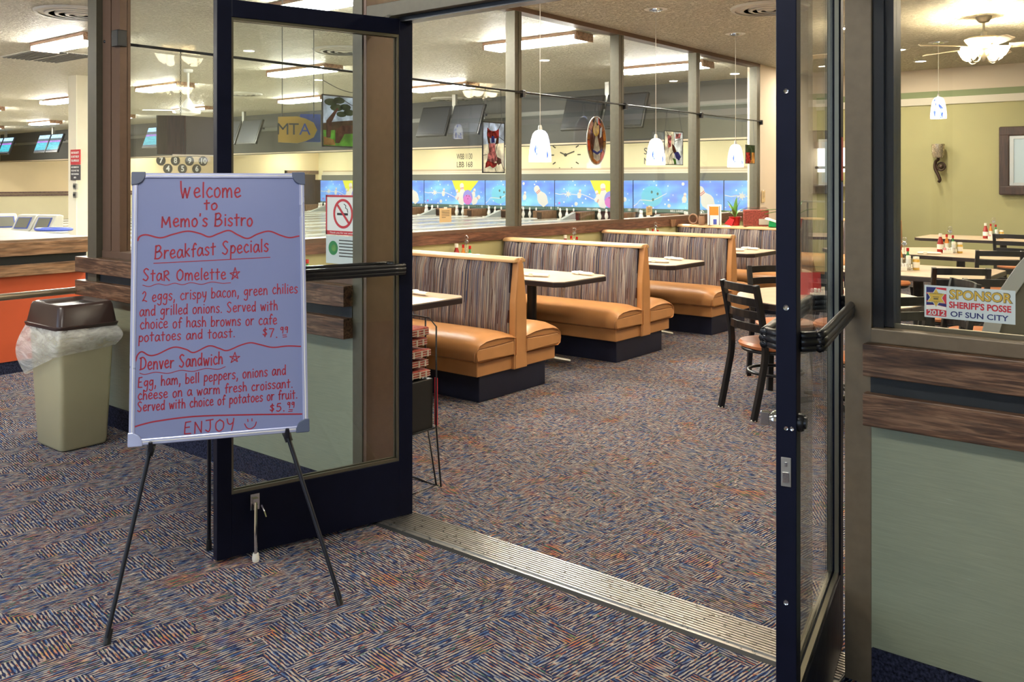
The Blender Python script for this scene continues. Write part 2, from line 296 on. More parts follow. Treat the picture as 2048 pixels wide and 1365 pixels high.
# ------------------------------------------------------------------ mesh helpers
class MB:
    def __init__(s): s.v = []; s.f = []; s.mi = []
    def add(s, vs, fs, m=0):
        o = len(s.v); s.v += [tuple(v) for v in vs]
        for f in fs: s.f.append([i+o for i in f]); s.mi.append(m)
    def box(s, x0, y0, z0, x1, y1, z1, m=0):
        x0, x1 = min(x0,x1), max(x0,x1); y0, y1 = min(y0,y1), max(y0,y1); z0, z1 = min(z0,z1), max(z0,z1)
        s.add([(x0,y0,z0),(x1,y0,z0),(x1,y1,z0),(x0,y1,z0),(x0,y0,z1),(x1,y0,z1),(x1,y1,z1),(x0,y1,z1)],
              [(0,3,2,1),(4,5,6,7),(0,1,5,4),(1,2,6,5),(2,3,7,6),(3,0,4,7)], m); return s
    def prism(s, pts, d, m=0):       # pts: coplanar 3D polygon, d: extrusion vector
        n = len(pts); d = Vector(d); a = [Vector(p) for p in pts]; b_ = [p+d for p in a]
        s.add(a+b_, [list(range(n))[::-1], list(range(n, 2*n))] + [(i, (i+1) % n, n+(i+1) % n, n+i) for i in range(n)], m); return s
    def rings(s, rings, closed=True, caps=True, m=0):
        k = len(rings[0]); fs = []
        for i in range(len(rings)-1):
            for j in range(k if closed else k-1):
                fs.append((i*k+j, i*k+(j+1) % k, (i+1)*k+(j+1) % k, (i+1)*k+j))
        if caps: fs.append(list(range(k))[::-1]); fs.append([(len(rings)-1)*k+j for j in range(k)])
        s.add([p for r_ in rings for p in r_], fs, m); return s
    def tube(s, pts, r, n=8, m=0, loop=False, squash=None, up=None):
        P = [Vector(p) for p in pts]; L = len(P); rg = []
        prev = None
        for i, p in enumerate(P):
            if loop: t = P[(i+1) % L]-P[i-1]
            else: t = P[min(i+1, L-1)]-P[max(i-1, 0)]
            t.normalize()
            a = (Vector(up) if up else (prev if prev is not None else Vector((0,0,1))))
            if abs(a.dot(t)) > 0.95: a = Vector((1,0,0)) if abs(t.x) < 0.9 else Vector((0,1,0))
            a = (a - t*a.dot(t)).normalized(); b_ = t.cross(a); prev = a
            rr = r[i] if isinstance(r, (list, tuple)) else r
            sq = squash or (1, 1); off = pi/4 if n == 4 else 0
            rg.append([p + a*cos(2*pi*j/n+off)*rr*sq[0] + b_*sin(2*pi*j/n+off)*rr*sq[1] for j in range(n)])
        if loop: rg.append(rg[0])
        s.rings(rg, True, not loop, m); return s
    def lathe(s, prof, cx=0, cy=0, n=16, m=0, axis='Z', cz=0):
        rg = []
        for (r_, z) in prof:
            r_ = max(r_, 1e-4)
            if axis == 'Z': rg.append([(cx+r_*cos(2*pi*j/n), cy+r_*sin(2*pi*j/n), z+cz) for j in range(n)])
            elif axis == 'Y': rg.append([(cx+r_*cos(2*pi*j/n), cy+z, cz-r_*sin(2*pi*j/n)) for j in range(n)])
            else: rg.append([(cx+z, cy+r_*cos(2*pi*j/n), cz+r_*sin(2*pi*j/n)) for j in range(n)])
        s.rings(rg, True, True, m); return s
    def xf(s, M): s.v = [tuple(M @ Vector(v)) for v in s.v]; return s
    def build(s, name, mats, parent=None, smooth=False, bevel=0.0, seg=2, **tags):
        me = bpy.data.meshes.new(name); me.from_pydata([tuple(v) for v in s.v], [], s.f)
        if isinstance(mats, str): mats = [mats]
        for m_ in mats: me.materials.append(MATS[m_])
        for p, mi in zip(me.polygons, s.mi): p.material_index = mi
        me.update()
        import bmesh
        bm = bmesh.new(); bm.from_mesh(me); bmesh.ops.recalc_face_normals(bm, faces=bm.faces); bm.to_mesh(me); bm.free()
        if smooth: me.shade_smooth() if hasattr(me, 'shade_smooth') else None
        o = bpy.data.objects.new(name, me); COL.objects.link(o)
        if parent: o.parent = parent
        if bevel:
            bv = o.modifiers.new('bevel', 'BEVEL'); bv.width = bevel; bv.segments = seg; bv.limit_method = 'ANGLE'; bv.angle_limit = R(40)
        if smooth == 'auto':
            es = me.edges
            me.set_sharp_from_angle(angle=R(38))
        for k, v_ in tags.items(): o[k] = v_
        return o
def box(name, x0, y0, z0, x1, y1, z1, mat, parent=None, bevel=0, **t): return MB().box(x0,y0,z0,x1,y1,z1).build(name, mat, parent, bevel=bevel, **t)
def thing(name, label, cat, loc=(0,0,0), rz=0, group=None):
    o = bpy.data.objects.new(name, None); COL.objects.link(o); o.empty_display_size = 0.1
    o.location = loc; o.rotation_euler = (0, 0, rz); o['label'] = label; o['category'] = cat
    if group: o['group'] = group
    return o
def tag(o, label, cat, group=None):
    o['label'] = label; o['category'] = cat
    if group: o['group'] = group
    return o
def structure(name, loc=(0,0,0), rz=0):
    o = bpy.data.objects.new(name, None); COL.objects.link(o); o.location = loc; o.rotation_euler = (0,0,rz); o['kind'] = 'structure'; return o
def dup(root, loc=None, rz=None, label=None, group=None):
    kids = {}
    for o in list(COL.objects): kids.setdefault(o.parent, []).append(o)
    def cp(o, par):
        c = o.copy(); COL.objects.link(c); c.parent = par
        for ch in kids.get(o, []): cp(ch, c)
        return c
    r_ = cp(root, root.parent)
    if loc is not None: r_.location = loc
    if rz is not None: r_.rotation_euler = (0, 0, rz)
    if label: r_['label'] = label
    if group: r_['group'] = group
    return r_
def text(name, body, size, mat, parent, loc, rot=(pi/2, 0, 0), width=None, height=None, extrude=0.0006, align='CENTER', bold=0.0, space=1.0):
    cu = bpy.data.curves.new(name, 'FONT'); cu.body = body; cu.size = size; cu.extrude = extrude; cu.align_x = align; cu.align_y = 'CENTER'
    cu.offset = bold; cu.space_character = space; cu.resolution_u = 3
    o = bpy.data.objects.new(name, cu); COL.objects.link(o)
    dg = bpy.context.evaluated_depsgraph_get(); me = bpy.data.meshes.new_from_object(o.evaluated_get(dg)); me.name = name
    bpy.data.objects.remove(o); me.materials.clear(); me.materials.append(MATS[mat])
    if width or height:
        xs = [v.co.x for v in me.vertices]; ys = [v.co.y for v in me.vertices]
        sx = width/(max(xs)-min(xs)) if width else 1; sy = height/(max(ys)-min(ys)) if height else sx
        if not width: sx = sy
        for v in me.vertices: v.co.x *= sx; v.co.y *= sy
    o = bpy.data.objects.new(name, me); COL.objects.link(o); o.parent = parent; o.location = loc; o.rotation_euler = rot
    return o
def spline(pts, k=6, closed=False):
    P = [Vector(p) for p in pts]; n = len(P); out = []
    if n < 3: return P
    for i in range(n if closed else n-1):
        p0 = P[(i-1) % n] if closed or i > 0 else P[0]*2-P[1]; p1 = P[i]; p2 = P[(i+1) % n]; p3 = P[(i+2) % n] if closed or i+2 < n else P[-1]*2-P[-2]
        for j in range(k):
            t = j/k; out.append(0.5*((2*p1)+(p2-p0)*t+(2*p0-5*p1+4*p2-p3)*t*t+(3*p1-p0-3*p2+p3)*t**3))
    if not closed: out.append(P[-1])
    return out

# ================================================================== THE SETTING
XB = -5.24      # bistro window wall
YA = 2.638      # storefront
ZC = 3.03       # ceiling
box('floor', -34.2, -3.0, -0.1, 2.6, 27.5, 0.0, 'carpet', kind='structure')
box('ceiling', -34.2, -3.0, ZC, 2.6, 27.5, ZC+0.1, 'ceiling', kind='structure')
# far wall of the bowling hall (cream), with trims and the grey band above the pin decks
wf = box('wall_back', -34.0, 27.35, 0, XB-0.2, 27.5, ZC, 'cream_wall', kind='structure')
box('tan_rail', -33.6, 27.28, 1.80, XB-0.2, 27.35, 1.88, 'tan_trim', wf)
box('pale_rail', -33.6, 27.25, 1.67, XB-0.2, 27.35, 1.80, 'molding_white', wf)
box('dark_line', -33.6, 27.24, 1.735, XB-0.2, 27.26, 1.75, 'tan_trim', wf)
box('grey_band', -33.6, 27.20, 1.42, XB-0.2, 27.34, 1.67, 'grey_band', wf)
wl = box('wall_left', -34.2, -3.0, 0, -34.0, 27.5, ZC, 'peach_wall', kind='structure')
tb = MB().box(-34.0, -3, 0.86, -33.95, 25.4, 0.93).box(-34.0, -3, 0.955, -33.95, 25.4, 1.02)
tb.build('chair_rail', 'trim_wood', wl)
box('riser_rail', -34.0, 25.4, 0.86, -33.94, 25.5, 1.88, 'trim_wood', wl)
box('upper_rail', -34.0, 25.4, 1.74, -33.94, 27.3, 1.88, 'trim_wood', wl)
box('lower_cream', -34.0, -3, 0.0, -33.985, 25.4, 0.86, 'cream_wall', wl)
box('wall_front', -34.0, -3.1, 0, -9.0, -3.0, ZC, 'beige_wall', kind='structure')
box('wall_right', 2.5, -3.0, 0, 2.6, 14.0, ZC, 'olive_wall', kind='structure')
# entrance glazing behind the camera: the daylight side
en = structure('window_6', (0, 0, 0))
box('wall_sky_block', -3.4, -3.1, 0, -0.2, -3.0, ZC, 'beige_wall', kind='structure')  # unseen wall piece added to keep sky reflections off the right window
for x in (-9.0, -7.2, -5.4, -3.46, -0.2, 1.2, 2.45): box('mullion', x, -3.05, 0, x+0.06, -2.95, ZC, 'bronze', en)
box('pane', -9.0, -3.03, 0, -3.4, -3.02, ZC, 'glass', en); box('pane', -0.2, -3.03, 0, 2.5, -3.02, ZC, 'glass', en)
# bulkhead over the approaches, on which the score screens hang
sf = box('trim_1', -34.0, 13.3, 2.07, XB-0.2, 13.6, ZC, 'soffit_paint', kind='structure')
box('soffit_stripe', -34.0, 13.28, 2.62, XB-0.2, 13.3, 2.70, 'soffit_stripe', sf)
box('soffit_lip', -34.0, 13.27, 2.07, XB-0.2, 13.3, 2.10, 'tan_trim', sf)
# bistro far wall
wb = box('wall_north', XB-0.2, 14.0, 0, 2.6, 14.15, ZC, 'olive_wall', kind='structure')
box('upper_paint', XB, 13.985, 2.71, 2.5, 14.0, ZC, 'beige_wall', wb)
box('sage_strip', XB, 13.98, 2.615, 2.5, 14.0, 2.71, 'sage_strip', wb)
MB().prism([(XB,13.93,2.615),(XB,14.0,2.615),(XB,14.0,2.515),(XB,13.975,2.515)], (7.74,0,0)).build('crown_molding', 'molding_white', wb)
# wall between hall and bistro: dwarf wall, windows, piers
wd = box('wall_west', XB-0.16, 2.60, 0, XB, 11.80, 0.995, 'olive_wall', kind='structure')
box('sill_board', XB, 2.72, 0.888, XB+0.025, 11.85, 0.968, 'board_wood_y', wd)
box('sill_frame', XB-0.12, 2.72, 0.968, XB+0.03, 11.85, 1.0, 'bronze_brown', wd)
box('head_frame', XB-0.10, 2.72, 2.985, XB+0.03, 11.85, ZC, 'bronze_brown', wd)
box('pier', XB-0.16, 11.85, 0, XB+0.02, 14.0, ZC, 'beige_wall', wd)
box('baseboard', XB, 2.75, 0, XB+0.015, 14.0, 0.10, 'dark_recess', wd)
ys = [2.72, 4.765, 6.513, 8.288, 10.043, 11.81]
for i in range(5):
    wn_ = structure('window_%d' % (i+1))
    box('pane', XB-0.035, ys[i]+0.02, 0.99, XB-0.029, ys[i+1]-0.02, 3.0, 'glass', wn_)
    y = ys[i+1]
    box('mullion', XB-0.09, y-0.05, 0.99, XB+0.02, y-0.004, 3.0, 'bronze', wn_)
    box('mullion', XB-0.09, y+0.004, 0.99, XB+0.02, y+0.05, 3.0, 'bronze', wn_)
# ---- storefront between lobby and bistro
ws = structure('wall_south')
# corner post (stepped) and its bracket
box('corner_post', -5.33, 2.57, 0, -5.225, 2.70, ZC, 'bronze', ws)
box('frame_post', -5.22, 2.605, 0.99, -5.125, 2.67, ZC, 'bronze_brown', ws)
box('frame_post', -5.115, 2.605, 0.99, -5.02, 2.67, ZC, 'bronze_brown', ws)
# left sidelight
box('glass_pane', -5.02, 2.647, 1.0, -2.995, 2.653, ZC, 'glass', ws)
box('glass_sill', -5.22, 2.60, 0.966, -2.995, 2.69, 1.01, 'bronze_brown', ws, 0.003)
for z0, z1 in ((0.876, 0.966), (0.738, 0.826)):
    box('wood_board', -5.44, 2.545, z0, -2.998, 2.60, z1, 'board_wood', ws, 0.003)
    box('wood_board', -5.44, 2.60, z0, -5.33, 2.78, z1, 'board_wood_y', ws, 0.003)
box('recess', -5.40, 2.59, 0.826, -2.995, 2.60, 0.876, 'dark_recess', ws)
box('panel', -5.36, 2.60, 0.11, -2.995, 2.69, 0.966, 'panel', ws)
box('carpet_base', -5.37, 2.585, 0.0, -2.995, 2.70, 0.113, 'carpet_dark', ws)
# left jamb, header, right jamb
box('jamb', -2.995, 2.60, 0, -2.914, 2.80, ZC, 'bronze_brown', ws, 0.002)
box('jamb_face', -2.995, 2.594, 0, -2.935, 2.60, ZC, 'bronze', ws)
hd = box('header', -2.914, 2.60, 2.105, -0.887, 2.64, 2.165, 'bronze', ws, 0.002)
box('header_stop', -2.914, 2.64, 2.085, -0.887, 2.70, 2.15, 'black_metal', ws)
box('transom_glass', -2.914, 2.65, 2.165, -0.887, 2.656, ZC, 'glass', ws)
box('jamb', -0.890, 2.60, 0, -0.815, 2.76, ZC, 'bronze_warm', ws, 0.003)
box('jamb_return', -0.815, 2.61, 0.99, -0.785, 2.70, ZC, 'black_metal', ws)
box('glass_stop', -0.785, 2.622, 1.01, -0.762, 2.69, ZC, 'black_metal', ws)
# right sidelight
box('glass_pane', -0.762, 2.647, 1.005, 2.5, 2.653, ZC, 'glass', ws)
box('glass_sill', -0.815, 2.59, 0.966, 2.5, 2.69, 1.008, 'bronze_warm', ws, 0.004)
box('glazing_bead', -0.762, 2.63, 1.005, 2.5, 2.645, 1.02, 'door_bead', ws)
for z0, z1 in ((0.876, 0.966), (0.738, 0.828)): box('wood_board', -0.829, 2.565, z0, 2.5, 2.60, z1, 'board_wood', ws, 0.003)
box('recess', -0.815, 2.592, 0.828, 2.5, 2.60, 0.876, 'dark_recess', ws)
box('panel', -0.815, 2.60, 0.11, 2.5, 2.69, 0.966, 'panel', ws)
box('carpet_base', -0.812, 2.592, 0, 2.5, 2.60, 0.113, 'carpet_dark', ws)
# threshold with its ridges
th = box('trim_2', -2.914, 2.545, 0.0, -0.89, 2.725, 0.007, 'aluminium', kind='structure')
for k in range(11):
    y = 2.563+k*0.0145
    box('ridge', -2.91, y, 0.007, -0.892, y+0.0075, 0.0115, 'aluminium', th)
MB().prism([(-2.914,2.545,0),(-2.914,2.53,0),(-2.914,2.545,0.007)], (2.024,0,0)).build('ramp_edge', 'dark_recess', th)
for x in (-1.9, -2.5, -1.35): MB().lathe([(0.004,0.0),(0.004,0.0125),(0.001,0.0128)], x, 2.64, 8).build('screw', 'black', th)

# ---- door leaves.  local frame: x runs from the hinge edge to the meeting edge, +y is the face seen from the camera side
def bar_path(L, s, off):
    y0 = s*0.022; pts = [(0.045, y0, 0), (0.05, s*off*0.55, 0), (0.075, s*off*0.92, 0), (0.11, s*off, 0), (L-0.12, s*off, 0), (L-0.085, s*off*0.92, 0), (L-0.06, s*off*0.55, 0), (L-0.055, y0, 0)]
    return pts
def door(name, hinge, ang, flip):
    d = structure(name, (hinge[0], hinge[1], 0), ang)
    L, T, Z0, Z1 = 0.823, 0.045, 0.012, 2.097
    hy = T/2
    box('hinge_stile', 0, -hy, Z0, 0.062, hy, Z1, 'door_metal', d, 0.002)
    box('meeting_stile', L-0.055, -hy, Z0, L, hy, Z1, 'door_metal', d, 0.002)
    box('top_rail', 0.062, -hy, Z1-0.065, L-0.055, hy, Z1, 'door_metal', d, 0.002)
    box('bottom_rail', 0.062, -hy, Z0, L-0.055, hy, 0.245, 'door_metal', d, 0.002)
    box('glass_pane', 0.06, -0.003, 0.245, L-0.053, 0.003, Z1-0.065, 'glass', d)
    for s in (-1, 1):
        y0, y1 = s*0.006, s*0.018
        b_ = MB()
        b_.box(0.062, y0, 0.245, L-0.055, y1, 0.257).box(0.062, y0, Z1-0.077, L-0.055, y1, Z1-0.065)
        b_.box(0.062, y0, 0.257, 0.070, y1, Z1-0.077).box(L-0.063, y0, 0.257, L-0.055, y1, Z1-0.077)
        b_.build('glazing_bead', 'door_bead', d)
        pb = MB()
        for dz, r_ in ((0.014, 0.010), (0.0, 0.012), (-0.014, 0.010)):
            pb.tube([(x, y, 1.052+dz) for x, y, _ in spline(bar_path(L, s, 0.064), 4)], r_, 8)
        pb.build('push_bar', 'black_metal', d, smooth=True)
    return d, L
aL = math.atan2(1.91-2.703, -2.975+2.755)
dl, L = door('door_1', (-2.755, 2.703), aL, 1)
# kick-down stop on the left leaf
ks = MB().box(0.665, 0.0225, 0.175, 0.70, 0.032, 0.235).box(0.672, 0.03, 0.20, 0.693, 0.045, 0.22)
ks.tube([(0.683,0.042,0.205),(0.69,0.06,0.15),(0.695,0.072,0.09),(0.697,0.08,0.03)], 0.007, 8)
ks.build('door_stop', 'chrome', dl, smooth='auto'); MB().lathe([(0.012,0.0),(0.014,0.01),(0.011,0.03)], 0.697, 0.08, 12).build('stop_foot', 'cap_white', dl)
MB().tube([(0.66,0.04,0.19),(0.655,0.055,0.17),(0.65,0.06,0.15)], 0.004, 6).build('stop_pedal', 'chrome', dl)
MB().box(0.05, -0.02, 2.097, 0.11, 0.02, 2.11).lathe([(0.008,2.105),(0.008,2.12)], 0.08, 0, 10).build('top_pivot', 'chrome', dl)
aR = math.atan2(1.96-2.76, -0.800+0.972)
dr, L = door('door_2', (-0.972, 2.76), aR, -1)
# meeting edge hardware of the right leaf
for z, r_ in ((1.62, .006), (1.135, .007), (0.865, .005), (0.475, .006)):
    MB().lathe([(r_,0),(r_*0.9,0.0015),(r_*0.5,0.0005),(0.0005,0.0005)], L, 0, 12, axis='X', cz=z).build('edge_screw', 'chrome', dr)
MB().lathe([(0.005,0),(0.004,0.0015),(0.0005,0.0005)], L, 0.013, 12, axis='X', cz=0.865).build('edge_screw', 'chrome', dr)
MB().box(L, -0.011, 0.735, L+0.002, 0.011, 0.80).build('flush_bolt', 'steel', dr, bevel=0.001)
MB().box(L+0.001, -0.007, 0.745, L+0.006, 0.007, 0.768).box(L+0.001, -0.003, 0.78, L+0.004, 0.003, 0.79).build('bolt_lever', 'chrome', dr, bevel=0.001)
# lock: key cylinder on the camera side, thumb turn on the other
for s in (1, -1):
    ly = MB().lathe([(0.021,0),(0.021,0.008),(0.018,0.013),(0.014,0.013),(0.013,0.018),(0.0005,0.018)], L-0.028, 0, 20, axis='Y', cz=0.875)
    for i, v in enumerate(ly.v): ly.v[i] = (v[0], s*(v[1]+0.022), v[2])
    c_ = ly.build('lock_cylinder' if s > 0 else 'thumb_turn', 'black_metal' if s > 0 else 'chrome', dr, smooth='auto')
    if s < 0: MB().box(L-0.034, -0.040, 0.86, L-0.022, -0.062, 0.892).build('thumb_knob', 'chrome', c_, bevel=0.003)
# small sticker strip on the hinge stile
box('door_sticker', 0.015, 0.0226, 1.42, 0.05, 0.0236, 1.55, 'sign_red', dr); box('door_sticker', 0.015, 0.0226, 1.30, 0.05, 0.0236, 1.415, 'console_blue', dr)

# ---- lanes and approach
ap = box('trim_3', -33.9, 6.2, 0, -7.4, 9.6, 0.012, 'lane_wood', kind='structure')
XM = [-0.4829*27.3 + 3.41*k for k in range(1, -7, -1)]     # boundaries between masking units, right to left
XM = [-9.77, -13.18, -16.61, -20.01, -23.43, -26.82, -30.24, -33.62]
def lane(x0):
    t = thing('bowling_lane', '', 'lane', (x0, 9.6, 0))
    box('lane_bed', 0.24, 0, 0.0, 1.29, 17.2, 0.03, 'lane_wood', t)
    box('gutter', 0.02, 0, 0, 0.24, 16.5, 0.012, 'gutter_grey', t); box('gutter', 1.29, 0, 0, 1.51, 16.5, 0.012, 'gutter_grey', t)
    box('gutter_cap', 1.51, 0, 0, 1.70, 16.5, 0.05, 'white_paint', t)
    return t
l0 = None
GL = 'pale bowling lane between grey gutters, one of the parallel lanes beyond the bistro windows'
for i in range(1, len(XM)):
    for h in (0, 1):
        x = XM[i]+h*1.705
        if l0 is None: l0 = lane(x); l0['label'] = GL; l0['group'] = 'bowling lanes'
        else: dup(l0, (x, 9.6, 0))

# ================================================================== FOREGROUND: whiteboard on its easel
Wb, Hb = 0.570, 0.899
bo = Vector((-2.803, 1.484, 0.560)); ux = Vector((0.535, 0.845, 0)).normalized()
nh = Vector((-0.845, 0.535, 0)); up = (nh*0.157+Vector((0,0,0.885))).normalized(); fn = ux.cross(up)
board = thing('whiteboard', 'white marker board with red handwritten breakfast specials on the easel', 'whiteboard')
board.matrix_world = Matrix(((ux.x, fn.x, up.x, bo.x), (ux.y, fn.y, up.y, bo.y), (ux.z, fn.z, up.z, bo.z), (0,0,0,1)))
# local: x across, z up, +y towards the reader
box('writing_surface', 0.012, -0.012, 0.012, Wb-0.012, 0.0, Hb-0.012, 'board_blue_tint', board)
fr = MB()
fr.box(0,-0.018,0.0,Wb,0.006,0.020).box(0,-0.018,Hb-0.018,Wb,0.006,Hb).box(0,-0.018,0.02,0.018,0.006,Hb-0.018).box(Wb-0.018,-0.018,0.02,Wb,0.006,Hb-0.018)
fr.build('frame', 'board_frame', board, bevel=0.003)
ln = MB()
for x0,z0,x1,z1 in ((0.006,0.009,Wb-0.006,0.0115),(0.006,Hb-0.0105,Wb-0.006,Hb-0.008),(0.008,0.02,0.0105,Hb-0.02),(Wb-0.0105,0.02,Wb-0.008,Hb-0.02)): ln.box(x0,0.0055,z0,x1,0.0075,z1)
ln.build('frame_rib', 'white_paint', board)
for cx, cz in ((0,0),(1,0),(0,1),(1,1)):
    X0, Z0 = cx*Wb, cz*Hb; sx, sz = (1 if cx == 0 else -1), (1 if cz == 0 else -1); s_ = 0.042
    P = [(X0-sx*0.003, Z0-sz*0.003+sz*0.008), (X0-sx*0.003+sx*0.008, Z0-sz*0.003), (X0+sx*s_, Z0-sz*0.003)]
    P += [(X0+sx*(0.022+0.020*cos(a)), Z0+sz*(0.022*1+0.020*sin(a))) for a in (0, pi/8, pi/4, 3*pi/8, pi/2)] + [(X0-sx*0.003, Z0+sz*s_)]
    P = [(X0-sx*0.003, Z0), (X0, Z0-sz*0.003), (X0+sx*s_, Z0-sz*0.003), (X0+sx*s_, Z0+sz*0.012), (X0+sx*0.034, Z0+sz*0.028), (X0+sx*0.028, Z0+sz*0.034), (X0+sx*0.012, Z0+sz*s_), (X0-sx*0.003, Z0+sz*s_)]
    MB().prism([(x, -0.020, z) for x, z in P], (0, 0.030, 0)).build('corner_cap', 'board_corner' if (cx, cz) != (0, 0) else 'board_frame', board, bevel=0.002)
# stroke lettering --------------------------------------------------
G = {}
def g(ch, w_, *st): G[ch] = (w_, st)
g('a', .95, [(.75,.85),(.42,1),(.08,.55),(.2,.05),(.5,.1),(.74,.5),(.78,.95)], [(.77,.9),(.78,.4),(.95,.02)])
g('b', .85, [(.12,1.6),(.1,.9),(.08,0)], [(.08,.5),(.4,.95),(.75,.6),(.55,.05),(.08,.05)])
g('c', .8, [(.7,.82),(.42,1),(.08,.5),(.35,0),(.78,.15)])
g('d', .9, [(.7,.8),(.35,.95),(.05,.5),(.3,0),(.7,.35)], [(.76,1.6),(.73,.8),(.75,0)])
g('e', .85, [(.12,.48),(.66,.6),(.6,.95),(.3,.95),(.07,.5),(.32,.02),(.8,.18)])
g('f', .7, [(.75,1.4),(.55,1.6),(.35,1.2),(.3,.6),(.3,-.05)], [(.08,.85),(.66,.92)])
g('g', .9, [(.7,.85),(.38,1),(.08,.6),(.32,.2),(.7,.55)], [(.76,1),(.74,.2),(.62,-.5),(.3,-.62),(.05,-.42)])
g('h', .85, [(.12,1.6),(.1,.8),(.08,0)], [(.08,.45),(.4,.95),(.66,.7),(.72,0)])
g('i', .35, [(.17,.95),(.17,0)], [(.18,1.3),(.2,1.38)])
g('k', .8, [(.12,1.6),(.1,0)], [(.68,.98),(.12,.45)], [(.25,.55),(.72,.02)])
g('l', .35, [(.18,1.6),(.15,.8),(.16,0)])
g('m', 1.35, [(.08,.98),(.08,0)], [(.08,.5),(.35,.98),(.58,.75),(.62,0)], [(.62,.5),(.9,.98),(1.12,.75),(1.18,0)])
g('n', .9, [(.1,.98),(.09,0)], [(.09,.5),(.42,.98),(.68,.75),(.74,0)])
g('o', .85, [(.45,.98),(.1,.7),(.15,.1),(.5,0),(.76,.45),(.6,.9),(.4,.98)])
g('p', .85, [(.14,.98),(.1,.2),(.06,-.62)], [(.1,.6),(.42,.98),(.76,.6),(.55,.1),(.1,.12)])
g('r', .7, [(.1,.98),(.1,0)], [(.1,.5),(.35,.9),(.66,.92)])
g('s', .75, [(.66,.85),(.4,1),(.12,.78),(.35,.52),(.62,.28),(.4,0),(.06,.12)])
g('t', .75, [(.35,1.45),(.33,.7),(.34,0)], [(.04,.95),(.7,1.0)])
g('u', .9, [(.1,.98),(.1,.3),(.38,0),(.7,.35)], [(.74,.98),(.74,.3),(.84,0)])
g('v', .8, [(.08,.98),(.36,0)], [(.36,0),(.72,.98)])
g('w', 1.15, [(.06,.98),(.28,0)], [(.28,0),(.55,.8)], [(.55,.8),(.78,0)], [(.78,0),(1.06,.98)])
g('y', .85, [(.1,.98),(.2,.3),(.5,.2),(.72,.5)], [(.76,.98),(.66,0),(.38,-.6)])
g('B', 1.15, [(.2,1.6),(.12,.8),(.08,0)], [(.1,1.45),(.6,1.6),(.85,1.25),(.5,.85),(.2,.82)], [(.2,.82),(.75,.85),(1.0,.45),(.6,.03),(.0,.02)])
g('D', 1.2, [(.2,1.55),(.15,0)], [(.0,1.45),(.6,1.55),(1.05,1.0),(.85,.25),(.0,0)])
g('E', 1.0, [(.2,1.5),(.12,.8),(.08,.02)], [(.2,1.5),(.8,1.55)], [(.12,.8),(.65,.85)], [(.08,.02),(.8,.0)])
g('J', 1.0, [(.1,1.5),(.95,1.55)], [(.6,1.52),(.6,.5),(.4,.02),(.05,.25)])
g('M', 1.4, [(.15,1.3),(.08,0)], [(.15,1.2),(.6,.35)], [(.6,.35),(1.05,1.25)], [(1.05,1.25),(1.2,0)])
g('N', 1.15, [(.15,1.45),(.1,0)], [(.15,1.45),(.85,.05)], [(.85,.05),(.9,1.5)])
g('O', 1.2, [(.6,1.5),(.15,1.1),(.12,.35),(.5,0),(.95,.35),(1.0,1.1),(.55,1.5)])
g('R', 1.15, [(.15,1.25),(.12,0)], [(.05,1.2),(.6,1.35),(.8,.95),(.2,.65)], [(.25,.62),(.95,0)])
g('S', 1.05, [(.85,1.45),(.5,1.62),(.15,1.3),(.45,.85),(.8,.45),(.5,0),(.05,.2)])
g('W', 1.5, [(.1,1.75),(.15,.8),(.35,0)], [(.35,0),(.6,1.0)], [(.6,1.0),(.85,0)], [(.85,0),(1.2,1.1)])
g('Y', 1.05, [(.08,1.5),(.2,.9),(.5,.75),(.8,1.0)], [(.88,1.5),(.75,.6),(.6,-.05)])
g('2', .95, [(.1,1.2),(.45,1.5),(.7,1.15),(.4,.5),(.1,.1),(.35,.2),(.9,.0)])
g('5', .9, [(.75,1.5),(.3,1.45)], [(.3,1.45),(.2,.9),(.6,.9),(.75,.4),(.4,0),(.1,.12)])
g('7', .9, [(.1,1.45),(.45,1.5),(.8,1.5)], [(.8,1.5),(.5,.7),(.3,0)])
g('9', .85, [(.65,1.2),(.38,1.5),(.12,1.1),(.35,.8),(.65,1.2)], [(.68,1.45),(.65,.7),(.55,0)])
g('$', .85, [(.7,1.1),(.45,1.25),(.2,1.0),(.45,.72),(.68,.45),(.4,.15),(.12,.35)], [(.48,1.5),(.42,-.1)])
g('.', .35, [(.12,.06),(.2,.0)]); g(',', .4, [(.2,.1),(.18,-.15),(.08,-.4)]); g("'", .3, [(.18,1.6),(.14,1.3)]); g(' ', .62)
RJ = random.Random(3)
def ribbon(mb, pts, hw, y=0.0006):
    P = [Vector((p[0], p[1])) for p in pts]
    if len(P) < 2: return
    vs = []; n = len(P)
    for i, p in enumerate(P):
        t = (P[min(i+1, n-1)]-P[max(i-1, 0)])
        if t.length < 1e-6: t = Vector((1, 0))
        t.normalize(); q = Vector((-t.y, t.x))*hw
        if i == 0: p = p - t*hw*0.6
        if i == n-1: p = p + t*hw*0.6
        vs += [(p.x+q.x, y, p.y+q.y), (p.x-q.x, y, p.y-q.y)]
    mb.add(vs, [(2*i, 2*i+1, 2*i+3, 2*i+2) for i in range(n-1)])
def write(body, a, b_, cap, hw, ch_ratio=1.5):
    total = sum(G[c][0]+0.16 for c in body)-0.16
    k = (b_[0]-a[0])/total; hz = cap/ch_ratio; x = 0; mb = MB()
    for c in body:
        w_, st = G[c]; dy = RJ.uniform(-0.05, 0.05)
        for s_ in st:
            q = [(a[0]+(x+px)*k, a[1]+(b_[1]-a[1])*((x+px)/total)+(py+dy)*hz) for px, py in s_]
            q2 = spline([(u, v, 0) for u, v in q], 5) if len(q) > 2 else [Vector((u, v, 0)) for u, v in q]
            ribbon(mb, [(p.x, p.y) for p in q2], hw)
        x += w_+0.16
    return mb.build('handwriting', 'marker_red', board)
